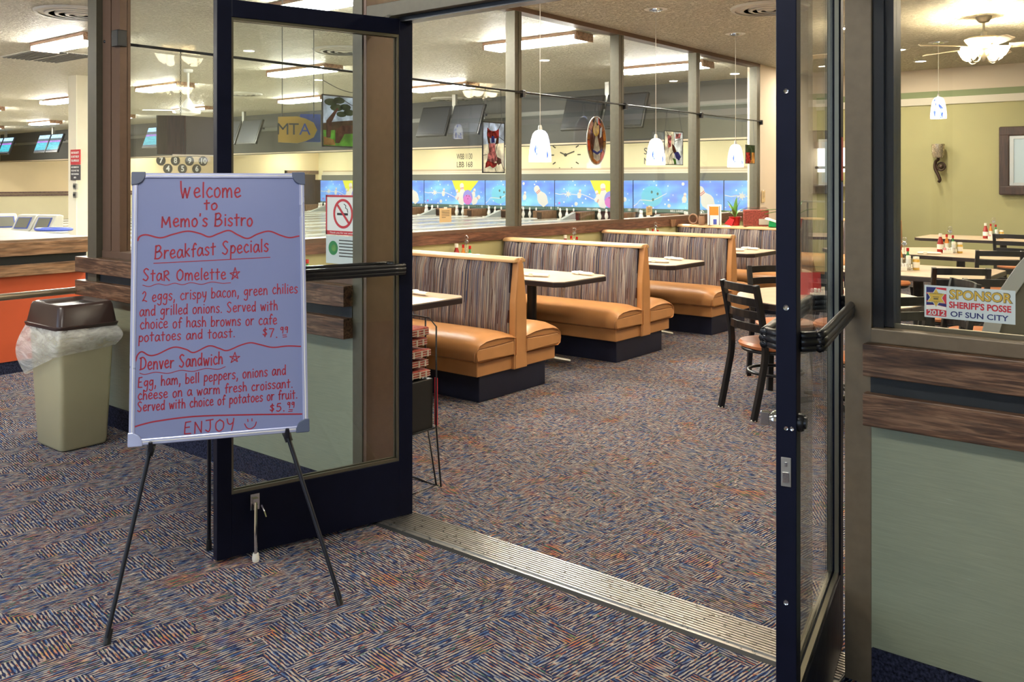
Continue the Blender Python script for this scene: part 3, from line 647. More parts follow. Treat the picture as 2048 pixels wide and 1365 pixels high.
LINES = [("Welcome",(0.152,0.813),(0.353,0.815),0.050,.0022),("to",(0.230,0.770),(0.275,0.772),0.034,.0022),("Memo's Bistro",(0.093,0.712),(0.392,0.713),0.042,.0022),
("Breakfast Specials",(0.073,0.604),(0.445,0.622),0.042,.0020),("StaR Omelette",(0.037,0.532),(0.302,0.528),0.037,.0018),
("2 eggs, crispy bacon, green chilies",(0.035,0.462),(0.542,0.473),0.033,.0015),("and grilled onions. Served with",(0.028,0.416),(0.473,0.416),0.032,.0015),
("choice of hash browns or cafe",(0.03,0.374),(0.47,0.368),0.032,.0015),("potatoes and toast.",(0.026,0.332),(0.331,0.331),0.030,.0015),
("$7.",(0.42,0.329),(0.472,0.322),0.029,.0015),("99",(0.480,0.335),(0.508,0.336),0.021,.0013),
("Denver Sandwich",(0.031,0.24),(0.291,0.243),0.038,.0018),("Egg, ham, bell peppers, onions and",(0.026,0.183),(0.498,0.195),0.031,.0015),
("cheese on a warm fresh croissant.",(0.026,0.144),(0.52,0.15),0.029,.0015),("Served with choice of potatoes or fruit.",(0.025,0.107),(0.535,0.112),0.029,.0015),
("$5.",(0.441,0.074),(0.493,0.072),0.026,.0015),("99",(0.500,0.082),(0.526,0.081),0.019,.0013),("ENJOY",(0.168,0.024),(0.33,0.026),0.037,.0016)]
for t_, a, b_, cp, hw in LINES: write(t_, a, b_, cp, hw*1.25)
DRAW = [(.0022,1,[(0.019,0.668),(0.026,0.682),(0.047,0.687),(0.09,0.676),(0.13,0.687),(0.177,0.697),(0.217,0.688),(0.247,0.676),(0.278,0.687),(0.312,0.697),(0.342,0.681),(0.374,0.668),(0.408,0.683),(0.447,0.692),(0.485,0.677),(0.516,0.668),(0.549,0.673)]),
(.0012,0,[(0.07,0.590),(0.226,0.594),(0.449,0.600)]),(.0010,1,[(0.037,0.518),(0.057,0.513),(0.084,0.521),(0.11,0.515),(0.136,0.521),(0.162,0.515),(0.189,0.521),(0.222,0.514),(0.256,0.521),(0.29,0.515),(0.317,0.516)]),
(.0019,1,[(0.018,0.27),(0.024,0.29),(0.037,0.299),(0.059,0.286),(0.084,0.288),(0.134,0.308),(0.173,0.299),(0.199,0.287),(0.246,0.306),(0.279,0.296),(0.305,0.287),(0.347,0.302),(0.381,0.309),(0.415,0.3),(0.455,0.289),(0.504,0.291),(0.548,0.287)]),
(.0010,1,[(0.031,0.23),(0.047,0.225),(0.079,0.23),(0.118,0.224),(0.157,0.231),(0.196,0.225),(0.236,0.232),(0.275,0.227),(0.299,0.234)]),
(.0020,1,[(0.017,0.06),(0.047,0.067),(0.092,0.073),(0.202,0.078),(0.368,0.07),(0.549,0.058)]),
(.0014,0,[(0.332,0.568),(0.321,0.527)]),(.0014,0,[(0.321,0.527),(0.347,0.553)]),(.0014,0,[(0.347,0.553),(0.315,0.549)]),(.0014,0,[(0.315,0.549),(0.341,0.53)]),(.0014,0,[(0.341,0.53),(0.332,0.568)]),
(.0012,0,[(0.33,0.28),(0.317,0.246)]),(.0012,0,[(0.317,0.246),(0.346,0.265)]),(.0012,0,[(0.346,0.265),(0.313,0.267)]),(.0012,0,[(0.313,0.267),(0.338,0.248)]),(.0012,0,[(0.338,0.248),(0.33,0.28)]),
(.0014,1,[(0.36,0.041),(0.367,0.028),(0.379,0.023),(0.393,0.031),(0.398,0.044)]),(.0013,0,[(0.37,0.055),(0.371,0.047)]),(.0013,0,[(0.384,0.056),(0.384,0.048)]),
(.0011,0,[(0.488,0.329),(0.501,0.329)]),(.0011,0,[(0.489,0.322),(0.502,0.323)]),(.0011,0,[(0.506,0.076),(0.518,0.075)]),(.0011,0,[(0.504,0.070),(0.517,0.070)])]
for hw, sm_, P in DRAW:
    mb = MB(); q = spline([(x, z, 0) for x, z in P], 6) if sm_ else [Vector((x, z, 0)) for x, z in P]
    ribbon(mb, [(p.x, p.y) for p in q], hw*1.2); mb.build('drawn_line', 'marker_red', board)
# easel
ez = thing('easel', 'black folding display easel holding up the white specials board', 'easel', (-2.80, 1.75, 0))
def E_(p): return (p[0]+2.80, p[1]-1.75, p[2])
ap_ = Vector((-2.925, 1.855, 1.40)); fl = Vector((-2.705, 1.362, 0.0)); frt = Vector((-2.353, 1.983, 0.0)); rr_ = Vector((-3.094, 1.96, 0.0))
def along(a, b_, t): return a+(b_-a)*t
for f_, nm in ((fl, 'leg'), (frt, 'leg'), (rr_, 'rear_leg')):
    k = 0.42
    lg = MB().tube([E_(along(f_, ap_, 0.0)+Vector((0,0,0.02))), E_(along(f_, ap_, k))], 0.0075, 10).tube([E_(along(f_, ap_, k)), E_(along(f_, ap_, 1.0))], 0.0105, 10)
    o = lg.build('leg', 'easel_black', ez, smooth='auto')
    MB().tube([E_(along(f_, ap_, 0.0)), E_(along(f_, ap_, 0.03))], [0.012, 0.010], 10).build('foot', 'black', o, smooth='auto')
    if f_ is not rr_: MB().tube([E_(along(f_, ap_, k-0.05)), E_(along(f_, ap_, k+0.005))], [0.013, 0.0155], 10).build('clamp', 'easel_black', o, smooth='auto')
bl = along(fl, ap_, 0.395); br_ = along(frt, ap_, 0.395); bk = Vector((-3.035, 1.93, 0.52))
for a in (bl, br_): MB().tube([E_(a), E_(bk)], 0.006, 8, squash=(1, 0.8)).build('spreader', 'easel_black', ez)
for a in (bl, br_):
    c_ = Vector(E_(a)); d_ = fn*0.055
    MB().tube([c_-d_*0.1+Vector((0,0,-0.01)), c_+d_+Vector((0,0,-0.012)), c_+d_*1.08+Vector((0,0,0.012))], [0.013,0.010,0.006], 8).build('board_holder', 'easel_black', ez, smooth='auto')
MB().lathe([(0.02,-0.02),(0.028,0.0),(0.02,0.03)], 0, 0, 12).xf(Matrix.Translation(E_(ap_))).build('head', 'easel_black', ez, smooth='auto')

# ---- litter bin
bn = thing('trash_can', 'beige rectangular trash can with dark brown lid and drooping clear liner', 'trash can', (-4.775, 2.165, 0), 0)
# local: corner nearest the lobby at the origin; x back (-), y along
def rrect(x0, x1, y0, y1, r_, z, k=4):
    P = []
    for cx, cy, a0 in ((x1-r_, y1-r_, 0), (x0+r_, y1-r_, pi/2), (x0+r_, y0+r_, pi), (x1-r_, y0+r_, 3*pi/2)):
        P += [(cx+r_*cos(a0+i*pi/2/k), cy+r_*sin(a0+i*pi/2/k), z) for i in range(k+1)]
    return P
cx0, cx1, cy0, cy1 = -0.295, 0.0, 0.0, 0.25
def can_ring(t, grow=0.0, r_=0.025):   # t 0 at floor .. 1 at rim
    g_ = 0.030*t+grow; return (cx0-g_, cx1+g_*1.4, cy0-g_*1.0, cy1+g_*0.6, r_)
rg = []
for t in (0.0, 0.02, 0.5, 1.0): a = can_ring(t, -0.006 if t == 0 else 0); rg.append(rrect(*a, z=0.005+0.655*t))
MB().rings(rg).build('body', 'can_beige', bn, smooth='auto')
rg = []
for z, gr in ((0.635, .012), (0.655, .020), (0.662, .020), (0.664, .012), (0.755, -.004), (0.768, -.010), (0.772, -.018), (0.768, -.030)): rg.append(rrect(*can_ring(1, gr, 0.03), z=z))
rg.append(rrect(*can_ring(1, -.060, 0.02), z=0.755)); rg.append(rrect(*can_ring(1, -.075, 0.015), z=0.71))
MB().rings(rg).build('lid', 'lid_brown', bn, smooth='auto')
a = can_ring(1, -.062, .01); MB().box(a[0], a[2], 0.748, a[1], a[3], 0.7505).build('lid_opening', 'black', bn)
rg = []; K = 64
for i in range(13):
    t = i/12; row = []
    base = rrect(*can_ring(1, 0.014+0.02*sin(t*pi)), z=0, k=15)
    for j, p in enumerate(base):
        a = math.atan2(p[1]-0.12, p[0]+0.15); 
        drop = 0.12+0.07*max(0, cos(a-R(215)))+0.09*max(0, cos(a-R(190)))**2+0.012*sin(7*a)
        f_ = 1+0.12*sin(t*pi*0.9)*max(0, cos(a-R(195)))**2+0.012*sin(9*a+4*t)+0.010*sin(17*a-5*t)
        row.append(((p[0]+0.15)*f_-0.15, (p[1]-0.12)*f_+0.12, 0.648-drop*t+0.004*sin(11*a)*t))
    rg.append(row)
MB().rings(rg, caps=False).build('liner', 'liner', bn, smooth=True)

# ---- newspaper rack just inside the jamb
nr = thing('newspaper_rack', 'black wire newspaper rack behind the hinge edge of the open left door', 'rack', (-2.925, 2.85, 0), R(0))
wr = MB()
for y in (0.0, 0.19):
    wr.tube([(0.0, y, 0.0), (0.03, y, 0.04*0), (0.0, y, 0.27), (0.0, y, 0.74), (-0.045, y, 0.775), (-0.42, y, 0.79)], 0.0042, 6)
    wr.tube([(0.0, y, 0.0), (-0.06, y, 0.28), (-0.42, y, 0.25)], 0.004, 6); wr.tube([(-0.07, y, 0.27), (-0.07, y, 0.78)], 0.0042, 6)
    wr.tube([(0.0, y, 0.0), (-0.42, y, 0.02)], 0.004, 6); wr.tube([(-0.42, y, 0), (-0.42, y, 0.79)], 0.0042, 6)
wr.tube([(0,0,0.0),(0,0.19,0.0)], 0.004, 6).tube([(-0.42,0,0.0),(-0.42,0.19,0.0)], 0.004, 6).tube([(-0.42,0,0.79),(-0.42,0.19,0.79)], 0.004, 6).tube([(0,0,0.27),(0,0.19,0.27)], 0.004, 6)
wr.build('wire_frame', 'black_metal', nr, smooth=True)
box('side_panel', -0.41, 0.012, 0.265, -0.012, 0.180, 0.50, 'black', nr, 0.004)
MB().box(-0.014, 0.192, 0.28, 0.004, 0.196, 0.50).build('front_card', 'sign_red', nr)
MB().tube([(0.025, -0.01, 0.40), (-0.16, -0.01, 0.455)], 0.0035, 6).build('cross_wire', 'chrome', nr)
for k in range(5):
    z = 0.503+0.048*k; dx = [0,-0.012,0.004,-0.02,-0.008][k]
    pp = MB(); base = []
    for i, t in enumerate((0, .2, .5, .8, 1)): base.append(z+0.006*sin(i*2+k))
    rows = []
    for i, xx in enumerate((-0.40, -0.30, -0.19, -0.08, -0.022)):
        rows.append([(xx+dx, 0.015, z+0.002*i), (xx+dx, 0.176, z+0.001*i), (xx+dx, 0.176, z+0.040+0.004*sin(i+k)), (xx+dx, 0.015, z+0.040+0.004*cos(i+k))])
    pp.rings(rows)
    o = pp.build('newspaper_bundle', 'news_red', None, smooth=False, bevel=0.008); o.location = (-2.925, 2.85, 0); o.rotation_euler = (0,0,R(0))
    tag(o, ['bottom bundle of red printed newspapers in the wire rack', 'second bundle from the bottom in the newspaper rack', 'middle bundle of red newspapers in the wire rack', 'second bundle from the top in the newspaper rack', 'topmost bundle of red newspapers in the wire rack'][k], 'newspapers', 'newspaper bundles in the rack')
    pe = MB()
    for zz in (0.008, 0.019, 0.030): pe.box(-0.40+dx, 0.0135, z+zz, -0.022+dx, 0.0155, z+zz+0.003).box(-0.0225+dx, 0.02, z+zz+0.002, -0.0205+dx, 0.172, z+zz+0.005)
    for yy in (0.05, 0.10, 0.14): pe.box(-0.0225+dx, yy+0.008*sin(k), z+0.006, -0.0203+dx, yy+0.010+0.008*sin(k), z+0.036)
    pe.build('paper_edge', 'news_paper', o)

# ================================================================== BOOTHS  (local: x from the window wall outwards, y along the room)
BL = 1.445; XS = XB+0.03
def cushion(side):
    prof = [(0.055, 0.265), (0.055, 0.405), (0.15, 0.432), (0.27, 0.440), (0.37, 0.428), (0.43, 0.400), (0.455, 0.360), (0.460, 0.315), (0.450, 0.280), (0.425, 0.265)]
    rg = []
    for x, dz, dy in ((0.0,0,0), (1.30,0,0), (1.38,0.004,0.002), (1.43,0.018,0.006), (1.462,0.040,0.012), (BL, 0.052, 0.020)):
        rg.append([(x, side*(y-(dy if y > 0.2 else 0)), z-(dz*max(0, (z-0.34)/0.10) if z > 0.34 else 0)) for y, z in prof])
    return MB().rings(rg)
def booth(y0, label, half=False):
    t = thing('booth_bench', label, 'booth', (XS, y0, 0), 0)
    lo, hi = (-0.37, 0.33) if not half else (-0.06, 0.33)
    box('kick_base', 0, lo, 0, BL-0.035, hi, 0.17, 'kick_navy', t, 0.004)
    for s in ((-1, 1) if not half else (1,)):
        cushion(s).build('seat_cushion', 'vinyl_tan', t, smooth='auto')
        box('seat_apron', 0, s*0.05, 0.17, BL-0.012, s*0.415, 0.268, 'vinyl_tan', t, 0.006)
        # boxed end panel of the cushion with its welt
        MB().prism([(BL-0.002, s*0.07, 0.268), (BL-0.002, s*0.44, 0.275), (BL-0.002, s*0.452, 0.325), (BL-0.002, s*0.42, 0.350), (BL-0.002, s*0.25, 0.352), (BL-0.002, s*0.07, 0.358)], (0.012,0,0)).build('end_panel', 'vinyl_tan', t, bevel=0.006)
        MB().tube([(BL+0.006, s*0.07, 0.364), (BL+0.006, s*0.25, 0.358), (BL+0.006, s*0.42, 0.355), (BL+0.004, s*0.456, 0.33), (BL, s*0.458, 0.275)], 0.004, 6).build('welt', 'vinyl_piping', t, smooth=True)
        nch = 8; wch = (BL-0.045)/nch
        for k in range(nch):
            x0 = 0.005+k*wch; rg = []
            for z, yb in ((0.40, 0.100), (0.45, 0.104), (0.55, 0.096), (0.68, 0.086), (0.80, 0.077), (0.865, 0.068), (0.885, 0.062)):
                row = []
                for j in range(9):
                    u = j/8; b_ = 0.032*(1-abs(2*u-1)**2.2)
                    row.append((x0+wch*u, s*(yb-0.022+b_*(1 if z < 0.86 else 0.5)), z))
                row += [(x0+wch, s*0.02, z), (x0, s*0.02, z)]
                rg.append(row)
            MB().rings(rg).build('back_channel', 'stripe', t, smooth='auto')
    # tapered upholstered end board and top roll
    x0, x1 = BL-0.04, BL+0.012
    MB().prism([(x0,-0.070,0.168),(x0,0.070,0.168),(x0,0.062,0.60),(x0,0.028,0.86),(x0,0.012,0.895),(x0,-0.012,0.900),(x0,-0.028,0.87),(x0,-0.062,0.60)], (x1-x0,0,0)).build('end_board', 'vinyl_tan', t, bevel=0.007, seg=3)
    MB().tube([(x1-0.002,-0.060,0.17),(x1-0.002,-0.047,0.60),(x1-0.002,-0.025,0.87),(x1-0.002,0,0.897)], 0.0035, 6).build('end_welt', 'vinyl_piping', t, smooth=True)
    box('back_core', 0, -0.03, 0.17, x0, 0.03, 0.87, 'vinyl_tan', t)
    MB().prism([(0,-0.062,0.872),(0,0.062,0.872),(0,0.060,0.892),(0,0.030,0.906),(0,-0.030,0.906),(0,-0.060,0.892)], (x1-0.008,0,0)).build('top_roll', 'vinyl_cap', t, bevel=0.006, seg=3)
    return t
SP = 1.632; Y1 = 4.712
b1 = booth(Y1, 'tan vinyl booth with striped channel back, nearest the open left door')
dup(b1, (XS, Y1+SP-0.01, 0), 0, 'tan vinyl booth with striped back, second from the door')
dup(b1, (XS, Y1+2*SP-0.03, 0), 0, 'tan vinyl booth with striped back, third from the door, behind the black ladder-back chair')
b0 = booth(Y1-SP+0.03, 'single-sided tan booth hidden behind the left door frame, beyond the news rack', True)
b4 = dup(b1, (XS, Y1+3*SP-0.05, 0), 0, 'farthest striped booth back, under the potted plants')
for o in (b1, ): o['group'] = 'booth benches along the windows'
for o in COL.objects:
    if o.name.startswith('booth_bench'): o['group'] = 'booth benches along the windows'

def booth_table(yc, label):
    t = thing('booth_table', label, 'table', (XB, yc, 0), 0, 'booth tables')
    x1, hw, c = BL+0.005, 0.325, 0.055
    P = [(0.02,-hw),(x1-c,-hw),(x1,-hw+c),(x1,hw-c),(x1-c,hw),(0.02,hw)]
    MB().prism([(x,y,0.690) for x,y in P], (0,0,0.0035)).build('table_top', 'laminate', t)
    MB().prism([(x,y,0.652) for x,y in [(0.02,-hw-.004),(x1-c+.002,-hw-.004),(x1+.004,-hw+c-.002),(x1+.004,hw-c+.002),(x1-c+.002,hw+.004),(0.02,hw+.004)]], (0,0,0.038)).build('table_edge', 'laminate_edge', t, bevel=0.004)
    MB().tube([(0.95,0,0.01),(0.95,0,0.655)], 0.038, 14).build('pedestal', 'black_metal', t, smooth='auto')
    for a in (R(45), R(135), R(225), R(315)):
        MB().tube([(0.95,0,0.06),(0.95+0.16*cos(a),0.16*sin(a),0.045),(0.95+0.30*cos(a),0.30*sin(a),0.018)], [0.022,0.018,0.012], 8).build('foot', 'steel', t, smooth='auto')
    return t
TY = [Y1-SP/2, Y1+SP/2-0.005, Y1+1.5*SP-0.02, Y1+2.5*SP-0.04]
nth = ['first', 'second', 'third', 'fourth']
bt = booth_table(TY[0], 'booth table with dark edge nearest the open left door')
dup(bt, (XB, TY[1], 0), 0, 'booth table between the first and second booth backs')
dup(bt, (XB, TY[2], 0), 0, 'booth table between the second and third booth backs')
dup(bt, (XB, TY[3], 0), 0, 'booth table in front of the farthest booth')

def napkin(x, y, z, rz, label):
    t = thing('napkin_roll', label, 'napkin', (x, y, z), rz, 'rolled napkins on the booth tables')
    MB().rings([[(xx, 0.024*s_*cos(a)*(1 if xx < .2 else .9), 0.013+0.013*s_*sin(a)) for a in [k*pi/5 for k in range(10)]] for xx, s_ in ((0,.75),(0.02,1),(0.10,.95),(0.17,1.0),(0.21,.8))]).build('roll', 'napkin', t, smooth='auto')
    MB().box(0.05, -0.026, 0.002, 0.085, 0.026, 0.0275).build('paper_band', 'cap_white', t, bevel=0.004)
    return t
nap = napkin(XB+1.05, TY[0]+0.20, 0.694, R(-10), 'rolled white napkin on the first booth table by the left door')
for (x, y, rz, lb_) in [(0.85, TY[0]+0.14, 20, 'flatter rolled napkin left of the other on the first booth table'),
    (1.18, TY[1]+0.22, -8, 'rolled napkin near the far corner of the second booth table'), (0.98, TY[1]-0.14, 12, 'rolled napkin near the front edge of the second booth table'),
    (1.10, TY[2]-0.14, 8, 'rolled napkin near the front edge of the third booth table'), (1.08, TY[2]+0.22, -12, 'rolled napkin at the far side of the third booth table'),
    (1.05, TY[3]-0.12, 10, 'rolled napkin at the front of the fourth booth table'), (1.10, TY[3]+0.2, -12, 'rolled napkin at the back of the fourth booth table')]:
    dup(nap, (XB+x, y, 0.694), R(rz), lb_)

# ---- condiments ------------------------------------------------------
def lathe_thing(name, label, cat, loc, parts, group):
    t = thing(name, label, cat, loc, 0, group)
    for nm, mat, prof in parts: MB().lathe(prof, 0, 0, 14).build(nm, mat, t, smooth='auto')
    return t
KET = [('bottle','ketchup',[(0.001,0),(0.030,0.002),(0.031,0.02),(0.030,0.09),(0.024,0.12),(0.013,0.155),(0.013,0.165)]), ('label','cap_white',[(0.0315,0.035),(0.0315,0.085)]), ('cap','cap_white',[(0.015,0.160),(0.016,0.162),(0.016,0.192),(0.001,0.194)])]
HOT = [('bottle','hot_orange',[(0.001,0),(0.020,0.002),(0.021,0.10),(0.009,0.135),(0.009,0.15)]), ('label','cap_white',[(0.0215,0.03),(0.0215,0.085)]), ('cap','foil_red',[(0.011,0.148),(0.011,0.175),(0.001,0.176)])]
TAB = [('bottle','green',[(0.001,0),(0.017,0.002),(0.018,0.09),(0.008,0.125),(0.008,0.14)]), ('cap','foil_red',[(0.011,0.137),(0.011,0.165),(0.001,0.166)])]
SPI = [('jar','spice_glass',[(0.001,0),(0.021,0.002),(0.021,0.07),(0.017,0.08)]), ('lid','cap_white',[(0.019,0.078),(0.020,0.082),(0.019,0.105),(0.001,0.107)])]
MUS = [('jar','mustard',[(0.001,0),(0.026,0.002),(0.028,0.075),(0.020,0.09)]), ('label','cap_white',[(0.0285,0.02),(0.0285,0.065)]), ('lid','cap_white',[(0.024,0.088),(0.024,0.108),(0.001,0.11)])]
def caddy(loc, where):
    t = thing('condiment_caddy', 'wire caddy with card clip '+where, 'caddy', loc, 0, 'condiment caddies')
    m = MB()
    for z in (0.008, 0.05): m.tube([(-0.055,-0.05,z),(0.055,-0.05,z),(0.055,0.05,z),(-0.055,0.05,z)], 0.002, 6, loop=True)
    for x, y in ((-.055,-.05),(.055,-.05),(.055,.05),(-.055,.05)): m.tube([(x,y,0),(x,y,0.05)], 0.002, 6)
    m.tube([(-.055,0,0.008),(.055,0,0.008)], 0.002, 6).tube([(0,0.0,0.008),(0,0,0.195)], 0.0025, 6)
    m.build('wire_basket', 'chrome', t, smooth=True)
    MB().tube([(0.018*cos(a), 0, 0.245+0.018*sin(a)) for a in [k*pi/6 for k in range(12)]], 0.0025, 6, loop=True).tube([(0.024*cos(a), 0, 0.212+0.016*sin(a)) for a in [k*pi/2 for k in range(4)]], 0.004, 6, loop=True).build('card_clip', 'chrome', t, smooth=True)
    MB().prism([(-0.026,0.001,0.212),(0,0.001,0.236),(0.026,0.001,0.212),(0,0.001,0.188)], (0,0.002,0)).build('number_plate', 'steel', t)
    return t
protos = {}
def put(kind, loc, label):
    nm, cat, parts, grp = {'k': ('ketchup_bottle','bottle',KET,'ketchup bottles'), 'h': ('hot_sauce_bottle','bottle',HOT,'hot sauce bottles'), 't': ('pepper_sauce_bottle','bottle',TAB,'pepper sauce bottles'),
        's': ('spice_shaker','shaker',SPI,'spice shakers'), 'm': ('mustard_jar','jar',MUS,'mustard jars')}[kind]
    if kind not in protos: protos[kind] = lathe_thing(nm, label, cat, loc, parts, grp)
    else: dup(protos[kind], loc, 0, label)
def sugar(loc, where, rz=0):
    t = thing('sugar_packet_holder', 'sugar packet holder '+where, 'sugar holder', loc, rz, 'sugar packet holders')
    box('holder', -0.042, -0.03, 0.0, 0.042, 0.03, 0.035, 'cap_white', t, 0.003)
    for k in range(4): box('packet', -0.038+0.02*k, -0.024, 0.03, -0.022+0.02*k, 0.024, 0.058+0.003*(k % 2), 'packet_pink' if k in (0,) else 'packet_white', t, 0.002)
def condiments(x, y, z, where, rz=0.0):
    c_, s_ = cos(rz), sin(rz)
    def p(dx, dy): return (x+dx*c_-dy*s_, y+dx*s_+dy*c_, z)
    caddy(p(0,0), where)
    put('k', p(-0.085, 0.03), 'red ketchup bottle '+where)
    put('t', p(0.028, 0.024)[:2]+(z+0.011,), 'green pepper sauce bottle '+where)
    put('h', p(-0.028, 0.024)[:2]+(z+0.011,), 'orange hot sauce bottle '+where)
    put('s', p(0.028, -0.024)[:2]+(z+0.011,), 'clear spice shaker '+where)
    put('m', p(0.088, 0.0), 'mustard jar '+where)
    sugar(p(-0.03, -0.095), where, rz)
bw = ['on the booth table between the first and second booths', 'on the booth table between the second and third booths', 'on the booth table in front of the farthest booth']
for k, yy in enumerate(TY[1:]): condiments(XB+0.16, yy+0.12-0.05*k, 0.694, bw[k], R(39))
condiments(XB+0.16, TY[0]+0.05, 0.694, 'on the booth table nearest the left door', R(39))

# ---- dining chairs (local: seat centre over the origin, back at -y)
def chair(label, loc, rz):
    t = thing('dining_chair', label, 'chair', loc, rz, 'black ladder-back dining chairs')
    hw = 0.178
    for s in (-1, 1):
        MB().tube(spline([(s*hw,-0.265,0.0),(s*(hw+0.002),-0.215,0.22),(s*hw,-0.185,0.40),(s*hw,-0.205,0.58),(s*hw,-0.250,0.80)], 4), 0.027, 4, squash=(0.85,0.85), up=(0,1,0)).build('back_leg', 'black_metal', t, bevel=0.003)
        MB().tube([(s*(hw-0.01),0.16,0.385),(s*(hw+0.015),0.195,0.0)], 0.026, 4, up=(0,1,0)).build('front_leg', 'black_metal', t, bevel=0.003)
    for s, y in ((-1,-0.265),(1,-0.265)): MB().lathe([(0.016,0.0),(0.018,0.006),(0.013,0.012)], s*hw, y, 10).build('glide', 'cap_white', t)
    for s, y in ((-1,0.195),(1,0.195)): MB().lathe([(0.016,0.0),(0.018,0.006),(0.013,0.012)], s*(hw+0.015), y, 10).build('glide', 'cap_white', t)
    for z, yb in ((0.772,-0.243),(0.690,-0.222),(0.612,-0.206),(0.535,-0.196)):
        P = [(x, yb-0.035*(1-(x/hw)**2), z+0.004*(1-(x/hw)**2)) for x in [hw*(-1+k/4) for k in range(9)]]
        rg = [[(px,py-0.006,pz-0.024),(px,py+0.006,pz-0.024),(px,py+0.006,pz+0.024),(px,py-0.006,pz+0.024)] for px,py,pz in P]
        MB().rings(rg).build('back_slat', 'black_metal', t, bevel=0.002)
    MB().tube([(0.165*cos(a), 0.01+0.165*sin(a), 0.245) for a in [k*pi/12 for k in range(24)]], 0.010, 8, loop=True).build('ring_stretcher', 'black_metal', t, smooth=True)
    MB().tube([(0.185*cos(a)*(1 if sin(a)<0 else 1), 0.0+0.185*sin(a), 0.385) for a in [k*pi/12 for k in range(24)]], 0.012, 8, loop=True).build('seat_frame', 'black_metal', t, smooth=True)
    rg = []
    for s_, z in ((0.90,0.392),(1.0,0.402),(1.02,0.418),(0.96,0.434),(0.7,0.442),(0.3,0.444)):
        rg.append([(0.196*s_*(abs(cos(a))**0.8)*(1 if cos(a)>0 else -1), 0.198*s_*(abs(sin(a))**0.8)*(1 if sin(a)>0 else -1), z) for a in [k*pi/14 for k in range(28)]])
    MB().rings(rg).build('seat', 'chair_vinyl', t, smooth='auto')
    return t
def face(x, y, tx, ty): return math.atan2(ty-y, tx-x)-pi/2
c1 = chair('black ladder-back chair with orange seat, tucked under the round table left of the right door', (-2.262, 5.345, 0), R(-32))
def ch(x, y, rz, label): dup(c1, (x, y, 0), rz, label)
MT = (-2.02, 5.62)
ch(-2.50, 6.12, face(-2.50,6.12,-2.02,5.62), 'black ladder-back chair on the far side of the round table, partly behind the nearest chair')
ch(-1.55, 5.95, face(-1.55,5.95,-2.02,5.62), 'grey-lit chair back seen low left through the right window, beside the round table')
ch(-1.62, 5.22, face(-1.62,5.22,-2.02,5.62), 'black chair at the round table seen between the right door and its post')
def round_table(x, y, r_, label, rz=0, n=32):
    t = thing('round_table', label, 'table', (x, y, 0), rz, 'free-standing dining tables')
    c = [(r_*cos(a), r_*sin(a)) for a in [k*2*pi/n+pi/n for k in range(n)]]
    MB().prism([(a*0.99,b_*0.99,0.690) for a,b_ in c], (0,0,0.0035)).build('table_top', 'laminate', t)
    MB().prism([(a,b_,0.655) for a,b_ in c], (0,0,0.0355)).build('table_edge', 'laminate_edge', t, bevel=0.004)
    MB().tube([(0,0,0.01),(0,0,0.655)], 0.04, 14).build('pedestal', 'black_metal', t, smooth='auto')
    for k in range(4):
        a = k*pi/2+pi/4; MB().tube([(0,0,0.07),(0.18*cos(a),0.18*sin(a),0.05),(0.34*cos(a),0.34*sin(a),0.018)], [0.024,0.02,0.013], 8).build('foot', 'black_metal', t, smooth='auto')
    return t
round_table(*MT, 0.56, 'round cream-topped table with a dark edge beside the black chair, by the open right door')
sugar((-2.05, 5.50, 0.694), 'on the round table, seen through the right door glass', R(20))
sugar((-1.98, 5.60, 0.694), 'behind another sugar holder on the round table', R(10))
sp = thing('menu_card', 'red folded menu card standing on the round table', 'menu', (-2.16, 5.66, 0.694), R(35))
MB().prism([(-0.07,-0.025,0),(-0.07,0.0,0.14),(-0.07,0.025,0)], (0.14,0,0)).build('card', 'sign_red', sp)
condiments(-1.92, 5.78, 0.694, 'on the round table by the right door', R(30))
def sq_table(x, y, hx, hy, label, rz=0, c=0.09):
    t = thing('dining_table', label, 'table', (x, y, 0), rz, 'free-standing dining tables')
    P = [(-hx,-hy+c),(-hx+c,-hy),(hx-c,-hy),(hx,-hy+c),(hx,hy-c),(hx-c,hy),(-hx+c,hy),(-hx,hy-c)]
    MB().prism([(a*0.992,b_*0.992,0.690) for a,b_ in P], (0,0,0.0035)).build('table_top', 'laminate', t)
    MB().prism([(a,b_,0.655) for a,b_ in P], (0,0,0.0355)).build('table_edge', 'laminate_edge', t, bevel=0.004)
    MB().tube([(0,0,0.01),(0,0,0.655)], 0.04, 14).build('pedestal', 'black_metal', t, smooth='auto')
    for k in range(4):
        a = k*pi/2+pi/4; MB().tube([(0,0,0.07),(0.18*cos(a),0.18*sin(a),0.05),(0.34*cos(a),0.34*sin(a),0.018)], [0.024,0.02,0.013], 8).build('foot', 'black_metal', t, smooth='auto')
T2 = (-2.06, 7.75); T3 = (-2.22, 9.86); T4 = (-2.35, 12.6)
sq_table(*T2, 0.56, 0.50, 'nearest table inside the right window, behind the sponsor sticker', R(0))
sq_table(*T3, 0.72, 0.55, 'middle eight-sided table seen through the right window', R(-8), 0.2)
sq_table(*T4, 0.95, 0.45, 'long table against the far olive wall', R(0))
condiments(-2.16, 7.72, 0.694, 'on the nearest table inside the right window', R(20))
condiments(-2.30, 9.78, 0.694, 'on the middle table inside the right window', R(20))
condiments(-2.44, 12.50, 0.694, 'on the table against the far olive wall', R(20))
ch(-1.68, 7.18, face(-1.68,7.18,-2.06,7.9), 'chair back just above the sponsor sticker in the right window')
ch(-1.44, 7.90, face(-1.44,7.90,-2.3,7.9), 'chair at the right end of the nearest table in the right window')
ch(-1.78, 9.12, face(-1.78,9.12,-2.1,9.9), 'chair in front of the middle table, behind the curved podium edge')
ch(-2.75, 9.25, face(-2.75,9.25,-2.3,9.9), 'chair at the left front of the middle table in the right window')
